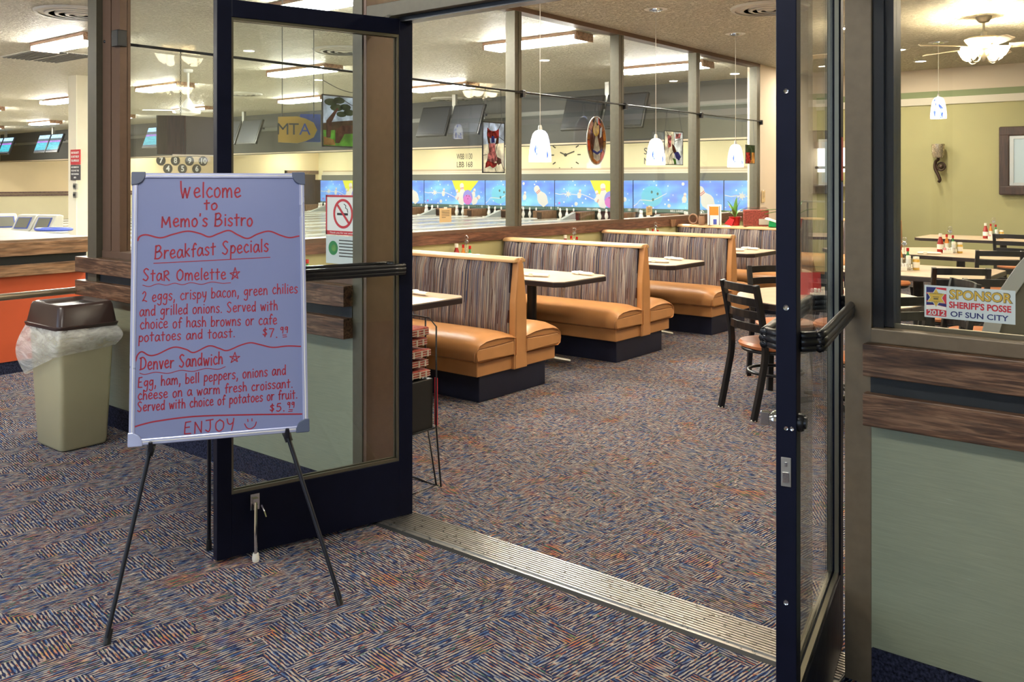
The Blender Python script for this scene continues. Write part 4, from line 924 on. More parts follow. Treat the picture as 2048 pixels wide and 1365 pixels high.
ch(-2.10, 11.95, face(-2.1,11.95,-2.1,12.6), 'chair in front of the long table by the far wall')
ch(-1.35, 6.55, face(-1.35,6.55,-1.9,7.5), 'grey chair at lower left inside the right window, behind the sticker')
for (x, y, z, l) in ((-2.62, 7.42, 0.694, 'crumpled napkin on the nearest table inside the right window'), (-2.52, 9.45, 0.694, 'napkin roll in front of the middle table condiments'), (-1.95, 12.4, 0.694, 'napkin roll on the long table by the far wall')):
    dup(nap, (x, y, z), R(15), l)
# tan upholstered bench ends beyond the tables
lb2 = dup(b1, (-4.95, 12.35, 0), 0, 'tan striped booth by the far olive wall at the left edge of the right window', 'booth benches by the far wall')

# ---- host podium with curved side, right
pd = thing('host_podium', 'brown host podium with a curved cream side edge inside the right window', 'podium', (-0.54, 3.45, 0), R(0))
cv = spline([(0,-0.30,0.985),(0,-0.20,1.02)], 1)
prof = [(0.10,1.24),(0.02,1.22),(-0.05,1.15),(-0.10,1.07),(-0.145,0.99),(-0.17,0.90),(-0.20,0.80),(-0.235,0.70),(-0.26,0.55),(-0.26,0.0)]
P = spline([(x, 0, z) for x, z in prof[:9]], 4)+[Vector((-0.26,0,0))]
inner = [(p.x+0.055, 0, p.z) for p in P][::-1]
MB().prism([(p.x, 0, p.z) for p in P]+[(a, 0, c) for a, b_, c in inner], (0, 0.03, 0)).build('curved_edge', 'podium_edge', pd, bevel=0.003)
MB().prism([(p.x+0.05, 0.012, p.z) for p in P]+[(0.75,0.012,0.0),(0.75,0.012,1.26)], (0, 0.02, 0)).build('side_panel', 'podium_laminate', pd)
box('shelf', -0.12, 0.03, 0.78, 0.75, 0.42, 0.80, 'podium_laminate', pd)
box('back_panel', 0.05, 0.40, 0.0, 0.75, 0.42, 1.20, 'podium_laminate', pd)
# service shelf by the kitchen, seen between door and post
ss = thing('service_stand', 'steel service stand with small appliances seen in the gap beside the right door', 'stand', (-4.75, 13.1, 0))
for x in (-0.35, 0.35):
    for y in (-0.2, 0.2): MB().tube([(x,y,0),(x,y,1.12)], 0.015, 8).build('leg', 'steel', ss, smooth=True)
for z in (0.45, 0.78, 1.10): box('shelf', -0.38, -0.22, z, 0.38, 0.22, z+0.02, 'steel', ss, 0.003)

# ================================================================== CURTAIN ROD AND HANGING GLASS PICTURES on the bistro side of the windows
XR = XB+0.045; ZR = 2.235
MB().box(-5.075, 2.583, 2.19, -5.005, 2.64, 2.285).build('rod_bracket', 'black_metal', ws, bevel=0.003)
rod = thing('hanging_rod', 'long thin dark rod running along the bistro windows on brackets', 'rod', (XR, 2.8, ZR))
MB().tube([(0,-0.2,0),(0,9.05,0)], 0.009, 10).build('rod', 'black_metal', rod, smooth=True)
for y in (2.68, 6.56, 8.34, 10.09, 11.86): MB().box(-0.030, y-2.8-0.02, -0.045, 0.012, y-2.8+0.02, 0.02).build('bracket', 'black_metal', rod, bevel=0.003)
XH = XB+0.05
def hang(name, label, y0, y1, z0, z1, cat='window hanging', chain=None, rnd=False):
    t = thing(name, label, cat, (XH, (y0+y1)/2, z1), 0, None); w_, h_ = y1-y0, z1-z0
    return t, w_, h_
def chains(t, ys_, top, bot=0.0):
    for y_t, y_b in ys_:
        m = MB(); n = max(3, int((top-bot)/0.016))
        for k in range(n):
            a = (k+0.5)/n; yy = y_b+(y_t-y_b)*a; zz = bot+(top-bot)*a
            d_ = 0.0055
            m.tube([(0 if k % 2 else d_, yy+(d_ if k % 2 else 0), zz-0.0), (0, yy, zz+0.010), (0 if k % 2 else -d_, yy-(d_ if k % 2 else 0), zz), (0, yy, zz-0.010)], 0.0013, 4, loop=True)
        m.tube([(0,y_t,top-0.012),(0.012,y_t,top),(0,y_t,top+0.010)], 0.002, 5)
        m.build('chain', 'black_metal', t)
def pane(t, pts, mat, y=0.0, name='glass_piece'):    # pts in (across, down) fractions given in metres
    MB().prism([(-0.002+y, a, b_) for a, b_ in pts], (0.004, 0, 0)).build(name, mat, t)
def lead(t, polys, r_=0.003, mat='black_metal'):
    m = MB()
    for p in polys: m.tube([(0.002, a, b_) for a, b_ in p], r_, 4)
    m.build('lead_line', mat, t)
for nm, c_, e_ in (('art_sky',(0.50,0.58,0.70),.25),('art_white',(0.74,0.72,0.62),.3),('art_white2',(0.64,0.68,0.70),.3),('art_red',(0.42,0.05,0.05),.15),('art_pink',(0.70,0.30,0.33),.25),('art_brown',(0.13,0.05,0.035),.05),
    ('art_orange',(0.62,0.24,0.05),.25),('art_yellow',(0.80,0.60,0.10),.3),('art_scarlet',(0.75,0.10,0.03),.3),('art_blue',(0.06,0.07,0.34),.2),('art_green',(0.14,0.34,0.06),.2),('art_dkgreen',(0.06,0.10,0.05),.05),('art_hill',(0.12,0.07,0.04),.05),('art_amber',(0.45,0.25,0.08),.2)):
    m_, nt_, b_ = newmat(nm); nt_.nodes.remove(b_); d_ = N(nt_, 'ShaderNodeBsdfDiffuse'); d_.inputs[0].default_value = (*c_, 1); tl = N(nt_, 'ShaderNodeBsdfTranslucent')
    tl.inputs[0].default_value = (*[min(1, x*1.5) for x in c_], 1); n_ = noise(nt_, coords(nt_), 40, 3); gl_ = N(nt_, 'ShaderNodeBsdfGlossy'); gl_.inputs['Roughness'].default_value = 0.1
    mx_ = N(nt_, 'ShaderNodeMixShader'); mx_.inputs[0].default_value = 0.6; nt_.links.new(d_.outputs[0], mx_.inputs[1]); nt_.links.new(tl.outputs[0], mx_.inputs[2])
    m2_ = N(nt_, 'ShaderNodeMixShader'); m2_.inputs[0].default_value = 0.04; nt_.links.new(mx_.outputs[0], m2_.inputs[1]); nt_.links.new(gl_.outputs[0], m2_.inputs[2]); nt_.links.new(m2_.outputs[0], nt_.nodes['Material Output'].inputs[0])
    cr_ = ramp(nt_, noise(nt_, coords(nt_), 28 if nm in ('art_red','art_pink','art_brown') else 12, 4).outputs[0], [(0.36, tuple(x*(0.25 if nm in ('art_red','art_pink') else 0.6) for x in c_)), (0.55, c_), (0.68, tuple(min(1, x*1.35) for x in c_))])
    nt_.links.new(cr_, d_.inputs[0]); nt_.links.new(cr_, tl.inputs[0])
    bp_ = N(nt_, 'ShaderNodeBump'); bp_.inputs['Strength'].default_value = 0.3; nt_.links.new(n_.outputs[0], bp_.inputs['Height']); nt_.links.new(bp_.outputs[0], d_.inputs['Normal']); MATS[nm] = m_
def frame(t, w_, h_, mat='black_metal', r_=0.005):
    m = MB(); m.box(-r_, -w_/2, -r_*2, r_, w_/2, 0).box(-r_, -w_/2, -h_, r_, w_/2, -h_+r_*2).box(-r_, -w_/2, -h_, r_, -w_/2+r_*1.6, 0).box(-r_, w_/2-r_*1.6, -h_, r_, w_/2, 0); m.build('frame', mat, t)
# cat panel
t, w_, h_ = hang('glass_picture', 'stained glass panel of a red cat hanging left of the first visible mullion', 5.974, 6.276, 1.485, 1.94)
frame(t, w_, h_); chains(t, [(-0.11,-0.125),(0.10,0.115)], ZR-1.94, 0)
def q(l): return [((a-0.5)*w_, -b_*h_) for a, b_ in l]
pane(t, q([(0.02,0.02),(0.98,0.02),(0.98,0.4),(0.02,0.45)]), 'art_sky'); pane(t, q([(0.02,0.45),(0.98,0.4),(0.98,0.98),(0.02,0.98)]), 'art_white')
F = 0.005
pane(t, q([(0.22,0.12),(0.32,0.17),(0.45,0.18),(0.60,0.17),(0.72,0.13),(0.72,0.28),(0.62,0.32),(0.30,0.32),(0.20,0.27)]), 'art_red', F)
pane(t, q([(0.20,0.27),(0.30,0.32),(0.34,0.44),(0.24,0.41)]), 'art_brown', F); pane(t, q([(0.62,0.32),(0.72,0.28),(0.70,0.42),(0.56,0.44)]), 'art_brown', F)
pane(t, q([(0.38,0.28),(0.50,0.28),(0.52,0.40),(0.38,0.41)]), 'art_blue', F*1.5)
pane(t, q([(0.28,0.42),(0.55,0.42),(0.56,0.60),(0.30,0.62)]), 'art_pink', F); pane(t, q([(0.24,0.62),(0.56,0.60),(0.66,0.74),(0.50,0.80),(0.22,0.76)]), 'art_pink', F)
pane(t, q([(0.64,0.68),(0.82,0.72),(0.84,0.80),(0.70,0.84),(0.62,0.78)]), 'art_brown', F); pane(t, q([(0.22,0.76),(0.50,0.80),(0.66,0.80),(0.60,0.86),(0.46,0.90),(0.32,0.86),(0.12,0.90),(0.14,0.80)]), 'art_red', F)
lead(t, [q(p) for p in ([(0.30,0.02),(0.28,0.12)],[(0.85,0.02),(0.72,0.13)],[(0.72,0.28),(0.98,0.36)],[(0.0,0.66),(0.20,0.64)],[(0.55,0.9),(0.62,0.99)],[(0.84,0.78),(0.95,0.92)],[(0.22,0.12),(0.20,0.27),(0.26,0.42),(0.30,0.6),(0.20,0.76),(0.12,0.9)],[(0.72,0.13),(0.72,0.28),(0.66,0.44),(0.58,0.6),(0.68,0.72),(0.84,0.74)])])
# oval
t, w_, h_ = hang('glass_picture', 'oval stained glass hanging with yellow sun and orange rim, right of the wall clock', 7.588, 7.938, 1.583, 2.076)
def ov(k, n=24, cx=0, cz=-0.245): return [(cx+0.175*k*cos(a), cz+0.247*k*sin(a)) for a in [i*2*pi/n for i in range(n)]]
MB().tube([(0, a, b_) for a, b_ in ov(1.0)], 0.006, 6, loop=True).build('frame', 'steel', t, smooth=True)
pane(t, ov(0.99), 'art_brown'); 
for k in range(12):
    a0, a1 = 2*pi*k/12, 2*pi*(k+1)/12-0.04; ring = []
    for rr, aa in ((0.97,a0),(0.97,(a0+a1)/2),(0.97,a1),(0.74,a1),(0.74,a0)): ring.append((0.175*rr*cos(aa), -0.245+0.247*rr*sin(aa)))
    pane(t, ring, ('art_orange','art_orange','art_scarlet','art_amber')[k % 4], 0.004)
pane(t, [(x, z) for x, z in ov(0.30, 16, -0.02, -0.13)], 'art_yellow', 0.008)
pane(t, [(-0.02,-0.18),(0.0,-0.18),(0.06,-0.36),(0.05,-0.44),(0.0,-0.46),(-0.06,-0.43),(-0.07,-0.36)], 'art_white', 0.006)
pane(t, [(0.06,-0.12),(0.09,-0.10),(0.08,-0.20),(0.05,-0.22)], 'art_white2', 0.008); pane(t, [(-0.08,-0.17),(-0.03,-0.19),(-0.06,-0.30),(-0.09,-0.28)], 'art_brown', 0.006)
pane(t, [(-0.08,-0.34),(0,-0.365),(0.09,-0.33),(0.09,-0.355),(0,-0.39),(-0.08,-0.365)], 'art_blue', 0.010)
pane(t, [(-0.02,-0.01),(0.02,-0.01),(0.015,-0.09),(-0.01,-0.09)], 'art_white2', 0.008)
for y_ in (-1, 1): MB().tube([(0.003,0.05*y_,-0.02),(0.003,0.065*y_,-0.06)],0.012,6).build('top_clasp', 'black_metal', t)
chains(t, [(0,-0.05),(0.02,0.05)], ZR-2.076, -0.02)
# bird panel
t, w_, h_ = hang('glass_picture', 'square stained glass panel with a hummingbird and pink flowers behind the second pendant', 9.16, 9.60, 1.60, 1.996)
frame(t, w_, h_, r_=0.004)
pane(t, q([(0.02,0.02),(0.5,0.02),(0.5,0.98),(0.02,0.98)]), 'art_white'); pane(t, q([(0.5,0.02),(0.98,0.02),(0.98,0.98),(0.5,0.98)]), 'art_white2')
pane(t, q([(0.15,0.12),(0.35,0.15),(0.34,0.45),(0.20,0.5)]), 'art_pink', F); pane(t, q([(0.60,0.08),(0.88,0.05),(0.82,0.2),(0.58,0.22)]), 'art_pink', F)
pane(t, q([(0.40,0.38),(0.52,0.45),(0.62,0.60),(0.50,0.66),(0.42,0.55)]), 'art_brown', F); pane(t, q([(0.50,0.62),(0.72,0.60),(0.86,0.74),(0.78,0.86),(0.62,0.80)]), 'art_blue', F)
pane(t, q([(0.42,0.80),(0.58,0.82),(0.62,0.97),(0.52,0.97),(0.50,0.90)]), 'art_green', F)
lead(t, [q(p) for p in ([(0.48,0.02),(0.54,0.3),(0.45,0.62),(0.3,0.72),(0.22,0.98)],[(0.98,0.38),(0.90,0.75),(0.70,0.87)],[(0.1,0.02),(0.3,0.2),(0.4,0.1)],[(0.54,0.3),(0.95,0.2)])])
chains(t, [(-0.15,-0.2),(0.12,0.2)], ZR-1.996, 0)
# far panel
t, w_, h_ = hang('glass_picture', 'small stained glass panel behind the farthest window pendant', 11.33, 11.62, 1.645, 1.90)
frame(t, w_, h_, r_=0.004); pane(t, q([(0.02,0.02),(0.98,0.02),(0.98,0.4),(0.02,0.4)]), 'art_dkgreen'); pane(t, q([(0.02,0.4),(0.6,0.4),(0.5,0.98),(0.02,0.98)]), 'art_red', 0.0); pane(t, q([(0.6,0.4),(0.98,0.4),(0.98,0.98),(0.5,0.98)]), 'art_amber')
pane(t, q([(0.45,0.2),(0.65,0.2),(0.6,0.8),(0.5,0.8)]), 'art_dkgreen', F); chains(t, [(-0.1,-0.12),(0.1,0.12)], ZR-1.90, 0)
# tree landscape
t, w_, h_ = hang('glass_picture', 'stained glass landscape with dark trees and a deer, seen through the open left door', 4.205, 4.80, 1.664, 2.047)
frame(t, w_, h_)
pane(t, q([(0.01,0.02),(0.99,0.02),(0.99,0.55),(0.01,0.55)]), 'art_sky'); pane(t, q([(0.01,0.55),(0.25,0.50),(0.5,0.46),(0.99,0.44),(0.99,0.62),(0.5,0.66),(0.01,0.68)]), 'art_hill', F)
pane(t, q([(0.01,0.66),(0.5,0.64),(0.99,0.60),(0.99,0.98),(0.01,0.98)]), 'art_green', F*0.5)
for cx, cz, r_ in ((0.13,0.14,.10),(0.26,0.10,.09),(0.22,0.24,.10),(0.36,0.22,.09),(0.42,0.32,.09),(0.30,0.36,.08)):
    pane(t, [((cx-0.5+r_*cos(a))*w_, -(cz+r_*0.7*sin(a))*h_) for a in [i*2*pi/10 for i in range(10)]], 'art_dkgreen', F)
pane(t, q([(0.06,0.50),(0.22,0.25),(0.25,0.25),(0.14,0.52),(0.12,0.82),(0.06,0.82)]), 'art_brown', F*1.3)
pane(t, q([(0.20,0.66),(0.30,0.58),(0.62,0.55),(0.70,0.46),(0.74,0.48),(0.73,0.62),(0.66,0.70),(0.34,0.74),(0.26,0.92),(0.20,0.92)]), 'art_brown', F*1.6)
pane(t, q([(0.66,0.40),(0.8,0.28),(0.95,0.30),(0.92,0.44),(0.7,0.46)]), 'art_green', F); pane(t, [((0.72-0.5+0.035*cos(a))*w_, -(0.26+0.05*sin(a))*h_) for a in [i*2*pi/10 for i in range(10)]], 'art_scarlet', F)
pane(t, q([(0.02,0.80),(0.18,0.86),(0.2,0.96),(0.02,0.96)]), 'art_amber', F)
lead(t, [q(p) for p in ([(0.25,0.02),(0.45,0.16),(0.72,0.26),(0.99,0.30)],[(0.01,0.56),(0.5,0.47),(0.99,0.44)],[(0.3,0.75),(0.4,0.95)],[(0.5,0.7),(0.55,0.95)],[(0.7,0.65),(0.74,0.95)],[(0.85,0.6),(0.9,0.95)])])
chains(t, [(-w_/2+0.01,-w_/2+0.01),(w_/2-0.06,w_/2-0.01)], ZR-2.047, 0)
MB().tube([(0,-w_/2+0.01+ (w_-0.02)*k/14, 0.10-0.07*sin(pi*k/14)) for k in range(15)], 0.003, 5).build('swag_chain', 'black_metal', t)
# dark back of a boxed picture
t, w_, h_ = hang('picture_box', 'dark shallow box seen from behind, hanging on chains above the whiteboard', 2.948, 3.36, 1.585, 1.83, 'hanging sign')
box('back_board', -0.05, -w_/2+0.17, -h_, -0.02, w_/2+0.10, 0, 'screen_dark', t); box('side_board', -0.13, -w_/2+0.05, -h_, -0.12, -w_/2+0.06, 0, 'screen_dark', t)
MB().prism([(-0.13,-w_/2+0.06,-h_),(-0.13,-w_/2+0.06,0),(-0.02,-w_/2+0.19,0),(-0.02,-w_/2+0.19,-h_)], (0.008,-0.008,0)).build('face_board', 'dark_wood', t)
box('light_strip', -0.03, -w_/2+0.10, -h_-0.008, -0.02, w_/2+0.1, -h_, 'white_paint', t); chains(t, [(-w_/2+0.14,-w_/2+0.14),(w_/2-0.04,w_/2-0.04)], ZR-1.83, 0)
# yellow lettered sign
t = thing('hanging_sign', 'rounded yellow sign lettered MTA with a blue lens flare put in as a panel, seen through the open left door', 'sign', (-5.50, 4.25, 1.80), R(52))
P = [(-0.14,0.095),(0.0,0.10),(0.06,0.085),(0.12,0.055),(0.145,0.0),(0.12,-0.055),(0.06,-0.085),(0.0,-0.10),(-0.14,-0.095)]
MB().prism([(x-0.02, 0, z) for x, z in P], (0, 0.02, 0)).build('yellow_face', 'mustard', t); box('flare_panel', 0.0, 0.021, -0.09, 0.15, 0.035, 0.12, 'console_blue', t)  # the blue box is a lens flare put in as a solid part
text('lettering', 'M', 0.1, 'screen_dark', t, (-0.125, -0.002, 0), height=0.085); text('lettering', 'T', 0.1, 'screen_dark', t, (-0.045, -0.002, 0), height=0.085); text('lettering', 'A', 0.1, 'console_blue', t, (0.035, -0.002, 0), height=0.085)
for x in (-0.13, 0.10): MB().tube([(x, 0.01, 0.09), (x, 0.01, ZC-1.80)], 0.003, 6).build('hanging_wire', 'black_metal', t)
# paper notes stuck on the windows
def note(y, z, w_, h_, label, x=XB-0.026, ln_=5):
    t = thing('paper_note', label, 'notice', (x, y, z)); 
    box('sheet', 0, -w_/2, -h_/2, 0.0015, w_/2, h_/2, 'paper_tan', t)
    m = MB()
    for k in range(ln_): zz = h_/2*(0.62-1.15*k/ln_); m.box(0.0015, -w_*0.32, zz-0.002, 0.002, w_*(0.34 if k < ln_-1 else 0.02), zz+0.002)
    m.build('print', 'ink', t); box('tape', 0.0015, -0.02, h_/2-0.008, 0.0022, 0.02, h_/2+0.01, 'cap_white', t)
note(5.584, 1.125, 0.145, 0.12, 'small tan notice taped to the window above the first booth'); note(8.95, 1.075, 0.13, 0.10, 'small tan notice taped low on the third visible window pane')

# ================================================================== PENDANTS, FANS, CEILING
def pendant(x, y, drop, label):
    t = thing('pendant_lamp', label, 'lamp', (x, y, ZC), 0, 'glass pendant lamps')
    MB().lathe([(0.001,0),(0.065,0),(0.063,-0.014),(0.03,-0.022),(0.001,-0.024)], 0, 0, 24).build('canopy', 'chrome', t, smooth='auto')
    MB().lathe([(0.095,-0.0005),(0.11,-0.004),(0.095,-0.008),(0.07,-0.004)], 0, 0, 28).build('ceiling_ring', 'white_paint', t, smooth='auto')
    MB().tube([(0,0,-0.02),(0,0,-drop+0.26)], 0.0028, 6).build('cord', 'cap_white', t, smooth=True)
    MB().lathe([(0.010,-drop+0.29),(0.016,-drop+0.27),(0.018,-drop+0.235),(0.001,-drop+0.235)], 0, 0, 14).build('socket', 'steel', t, smooth='auto')
    pr_ = [(0.020,0.250),(0.040,0.242),(0.058,0.220),(0.072,0.170),(0.083,0.10),(0.088,0.04),(0.088,0.0)]
    MB().lathe([(r_, z-drop) for r_, z in pr_]+[(0.084,-drop+0.002),(0.060,-drop+0.19),(0.018,-drop+0.235)], 0, 0, 26).build('shade', 'pendant', t, smooth='auto')
    ld = bpy.data.lights.new('bulb', 'POINT'); ld.energy = 14; ld.color = (1.0, 0.87, 0.68); ld.shadow_soft_size = 0.03
    lo = bpy.data.objects.new('bulb', ld); COL.objects.link(lo); lo.parent = t; lo.location = (0, 0, -drop+0.07)
    return t
p1 = pendant(XB+0.94, 5.64, ZC-1.565, 'nearest glowing white and blue glass pendant over the booth tables')
p2 = dup(p1, (XB+0.94, 7.43, ZC), 0, 'second glowing pendant in front of the hummingbird panel')
p3 = dup(p1, (XB+0.90, 9.22, ZC), 0, 'farthest of the three pendants along the windows')
p0 = dup(p1, (XB+0.94, 3.86, ZC), 0, 'pendant just behind the edge of the open left door')
p4 = pendant(-2.775, 11.27, ZC-2.14, 'short-corded glowing pendant seen through the right window')
dup(p4, (0.0, 11.5, ZC), 0, 'short-corded pendant far to the right in the bistro')
def fan(x, y, label, blades=5, a0=0.2):
    t = thing('ceiling_fan', label, 'ceiling fan', (x, y, ZC), 0, 'ceiling fans with bowl lights')
    MB().lathe([(0.001,0),(0.075,0),(0.07,-0.02),(0.045,-0.055),(0.02,-0.062),(0.001,-0.064)], 0, 0, 20).build('canopy', 'fan_metal', t, smooth='auto')
    MB().tube([(0,0,-0.05),(0,0,-0.20)], 0.012, 10).lathe([(0.026,-0.15),(0.03,-0.17),(0.026,-0.2)], 0, 0, 14).build('down_rod', 'fan_metal', t, smooth='auto')
    MB().lathe([(0.03,-0.195),(0.14,-0.205),(0.175,-0.225),(0.15,-0.26),(0.11,-0.30),(0.09,-0.32),(0.001,-0.325)], 0, 0, 28).build('motor_housing', 'fan_cream', t, smooth='auto')
    for k in range(blades):
        a = a0+2*pi*k/blades; c_, s_ = cos(a), sin(a)
        def pt(r_, w__, z): return (c_*r_-s_*w__, s_*r_+c_*w__, z)
        MB().rings([[pt(r_, -w__, z+0.012), pt(r_, w__, z-0.012), pt(r_, w__, z-0.006), pt(r_, -w__, z+0.018)] for r_, w__, z in ((0.22,.045,-0.30),(0.35,.060,-0.30),(0.58,.066,-0.30),(0.66,.055,-0.30),(0.68,.02,-0.30))]).build('blade', 'fan_cream', t)
        MB().tube([pt(0.09,0,-0.30), pt(0.18,0,-0.305), pt(0.25,0,-0.300)], 0.009, 6).build('blade_arm', 'fan_metal', t, smooth=True)
    MB().lathe([(0.05,-0.32),(0.06,-0.36),(0.035,-0.42),(0.012,-0.44),(0.001,-0.445)], 0, 0, 16).build('light_hub', 'fan_metal', t, smooth='auto')
    for k in range(4):
        a = pi/4+0.3+k*pi/2; c_, s_ = cos(a), sin(a)
        arm = MB().tube(spline([(c_*0.03,s_*0.03,-0.38),(c_*0.07,s_*0.07,-0.44),(c_*0.13,s_*0.13,-0.455),(c_*0.165,s_*0.165,-0.43),(c_*0.17,s_*0.17,-0.415)], 4), 0.008, 6).build('lamp_arm', 'fan_metal', t, smooth=True)
        MB().lathe([(0.025,-0.418),(0.055,-0.400),(0.075,-0.37),(0.092,-0.335),(0.100,-0.320),(0.094,-0.322),(0.070,-0.36),(0.045,-0.395),(0.001,-0.405)], c_*0.17, s_*0.17, 18).build('lamp_bowl', 'bowl', arm, smooth='auto')
    ld = bpy.data.lights.new('fan_bulb', 'POINT'); ld.energy = 24; ld.color = (1.0, 0.84, 0.60); ld.shadow_soft_size = 0.03
    for k in range(4):
        a = pi/4+0.3+k*pi/2; lo = bpy.data.objects.new('fan_bulb', ld); COL.objects.link(lo); lo.parent = t; lo.location = (cos(a)*0.17, sin(a)*0.17, -0.345)
    return t
f1 = fan(-2.0, 9.8, 'cream ceiling fan with four glowing bowl lights in the top right window')
dup(f1, (-2.02, 5.06, ZC), 0.4, 'ceiling fan with bowl lights above the round table')
dup(f1, (0.9, 6.7, ZC), 0.8, 'ceiling fan with bowl lights to the right in the bistro')
# white fan in the bowling hall
t = thing('ceiling_fan', 'plain white long-rod ceiling fan in the bowling hall above the whiteboard', 'ceiling fan', (-11.9, 7.2, ZC))
MB().lathe([(0.001,0),(0.07,0),(0.06,-0.04),(0.02,-0.05)], 0, 0, 16).build('canopy', 'fan_white', t, smooth='auto'); MB().tube([(0,0,-0.03),(0,0,-0.46)], 0.016, 8).build('down_rod', 'fan_white', t, smooth='auto')
MB().lathe([(0.02,-0.42),(0.06,-0.47),(0.09,-0.55),(0.13,-0.58),(0.19,-0.60),(0.17,-0.64),(0.05,-0.67),(0.001,-0.68)], 0, 0, 20).build('motor_housing', 'fan_white', t, smooth='auto')
for k in range(4):
    a = 0.9+k*pi/2; c_, s_ = cos(a), sin(a); MB().rings([[(c_*r_-s_*w__, s_*r_+c_*w__, -0.60+dz) for w__, dz in ((-.06,.01),(.06,-.01),(.06,-.004),(-.06,.016))] for r_ in (0.16,0.62)]).build('blade', 'fan_white', t)
# fluorescent fixtures in the hall
def fixture(x, y, label):
    t = thing('ceiling_light', label, 'ceiling light', (x, y, ZC), 0, 'wood-trimmed fluorescent ceiling lights')
    L_, W_ = 1.30, 0.31
    box('housing', -L_, 0.01, -0.035, 0, W_-0.01, 0, 'lamp_body_white', t)
    box('side_trim', -L_, -0.008, -0.038, 0, 0.01, 0, 'lamp_wood', t); box('side_trim', -L_, W_-0.01, -0.038, 0, W_+0.008, 0, 'lamp_wood', t)
    box('end_cap', -0.012, -0.008, -0.088, 0.016, W_+0.008, 0, 'lamp_wood', t); box('end_cap', -L_-0.016, -0.008, -0.088, -L_+0.012, W_+0.008, 0, 'lamp_wood', t)
    rg = [[(x_, 0.005, -0.036), (x_, 0.012, -0.068), (x_, 0.05, -0.086), (x_, W_-0.05, -0.086), (x_, W_-0.012, -0.068), (x_, W_-0.005, -0.036)] for x_ in (-L_+0.012, -0.012)]
    MB().rings(rg).build('diffuser', 'lens', t)
    return t
FX = [(-5.60,4.98,'closest to the open left door, above it'),(-5.60,7.97,'behind the first pendant at the top of the windows'),(-5.62,10.93,'above the third visible window pane'),
      (-9.75,4.66,'large at the top left corner of the picture'),(-9.82,8.0,'over the glass picture seen through the left door'),(-9.85,10.93,'left of the first visible mullion'),
      (-13.48,7.95,'behind the white ceiling fan'),(-13.52,10.91,'second lower one seen through the left door'),(-17.4,8.05,'partly behind the cream column'),(-17.44,10.95,'right of the white ceiling fan'),
      (-21.03,8.0,'at the far left edge, upper'),(-21.05,11.0,'just right of the corner post'),(-24.70,10.9,'far left, above the score screens'),(-28.4,10.9,'at the far left edge, lower'),(-24.8,8.0,'beyond the left edge row'),
      (-9.8,1.7,'nearest row, left of the lobby'),(-13.5,1.7,'nearest row, second from the lobby'),(-17.4,1.7,'nearest row, third from the lobby'),(-21.2,1.7,'nearest row, fourth from the lobby')]
fx0 = None
for x, y, l in FX:
    l = 'fluorescent ceiling light with wooden ends, '+l
    if fx0 is None: fx0 = fixture(x, y, l)
    else: dup(fx0, (x, y, ZC), 0, l)
fxl = None
for x, y, l in ((-0.6, 0.3, 'right'), (-3.9, 0.3, 'left')):
    fxl = dup(fx0, (x, y, ZC), 0, 'fluorescent ceiling light over the lobby, %s of the camera' % l, 'lobby ceiling lights')
    for o in list(COL.objects):
        if o.parent == fxl and o.name.startswith('diffuser'): o.data = o.data.copy(); o.data.materials[0] = MATS['lens_lobby']
# lights over the pin decks (behind the bulkhead) that wash the cream wall
for k, x in enumerate((-7.5, -11.0, -14.5, -18.0, -21.5, -25.0, -28.5, -32.0)):
    for y, l_ in ((25.2, 'washing the far cream wall'), (18.0, 'over the middle of the lanes')):
        fq = dup(fx0, (x, y, ZC), 0, 'fluorescent ceiling light beyond the bulkhead '+l_, 'fluorescent lights beyond the bulkhead')
        for o in list(COL.objects):
            if o.parent == fq and o.name.startswith('diffuser'): o.data = o.data.copy(); o.data.materials[0] = MATS['lens_far']
def diffuser(x, y, r_, label, mat='vent_metal'):
    t = thing('ceiling_vent', label, 'vent', (x, y, ZC), 0, 'ceiling vents')
    MB().lathe([(0.001,-0.001),(r_*0.95,-0.001),(r_*0.95,-0.004),(0.001,-0.004)], 0, 0, 36).build('backing', 'vent_dark', t)
    for k, f_ in enumerate((1.0, 0.78, 0.56, 0.34, 0.15)):
        MB().lathe([(r_*f_,-0.002),(r_*f_-0.012,-0.022-0.003*k),(r_*f_-0.045,-0.026-0.003*k),(r_*f_-0.045,-0.021-0.003*k),(r_*f_-0.016,-0.016)] if f_ > .2 else [(r_*f_,-0.02),(r_*f_*0.6,-0.034),(0.001,-0.036)], 0, 0, 36).build('ring', mat, t, smooth='auto')
diffuser(-8.67, 4.10, 0.40, 'round ringed ceiling vent at the top left of the picture'); diffuser(-8.62, 7.34, 0.40, 'round ceiling vent seen through the top of the open left door')
diffuser(-3.44, 8.03, 0.36, 'round ringed ceiling vent in the bistro near the top of the black stile'); diffuser(-14.43, 9.79, 0.40, 'round ceiling vent left of the fluorescent pair behind the left door'); diffuser(-18.6, 8.4, 0.4, 'round ceiling vent beside the cream column')
diffuser(-12.1, 13.0, 0.4, 'round ceiling vent close to the bulkhead above the dark screens')
t = thing('ceiling_grille', 'rectangular grey return air grille in the ceiling left of the corner post', 'vent', (-12.0, 5.2, ZC))
MB().box(-0.55,-0.3,-0.008,0.55,0.45,0).build('frame', 'vent_metal', t); 
for k in range(13): box('slat', -0.53, -0.27+0.055*k, -0.018, 0.53, -0.245+0.055*k, -0.006, 'vent_dark', t)
box('divider', -0.55, 0.06, -0.022, 0.55, 0.075, -0.006, 'vent_metal', t)
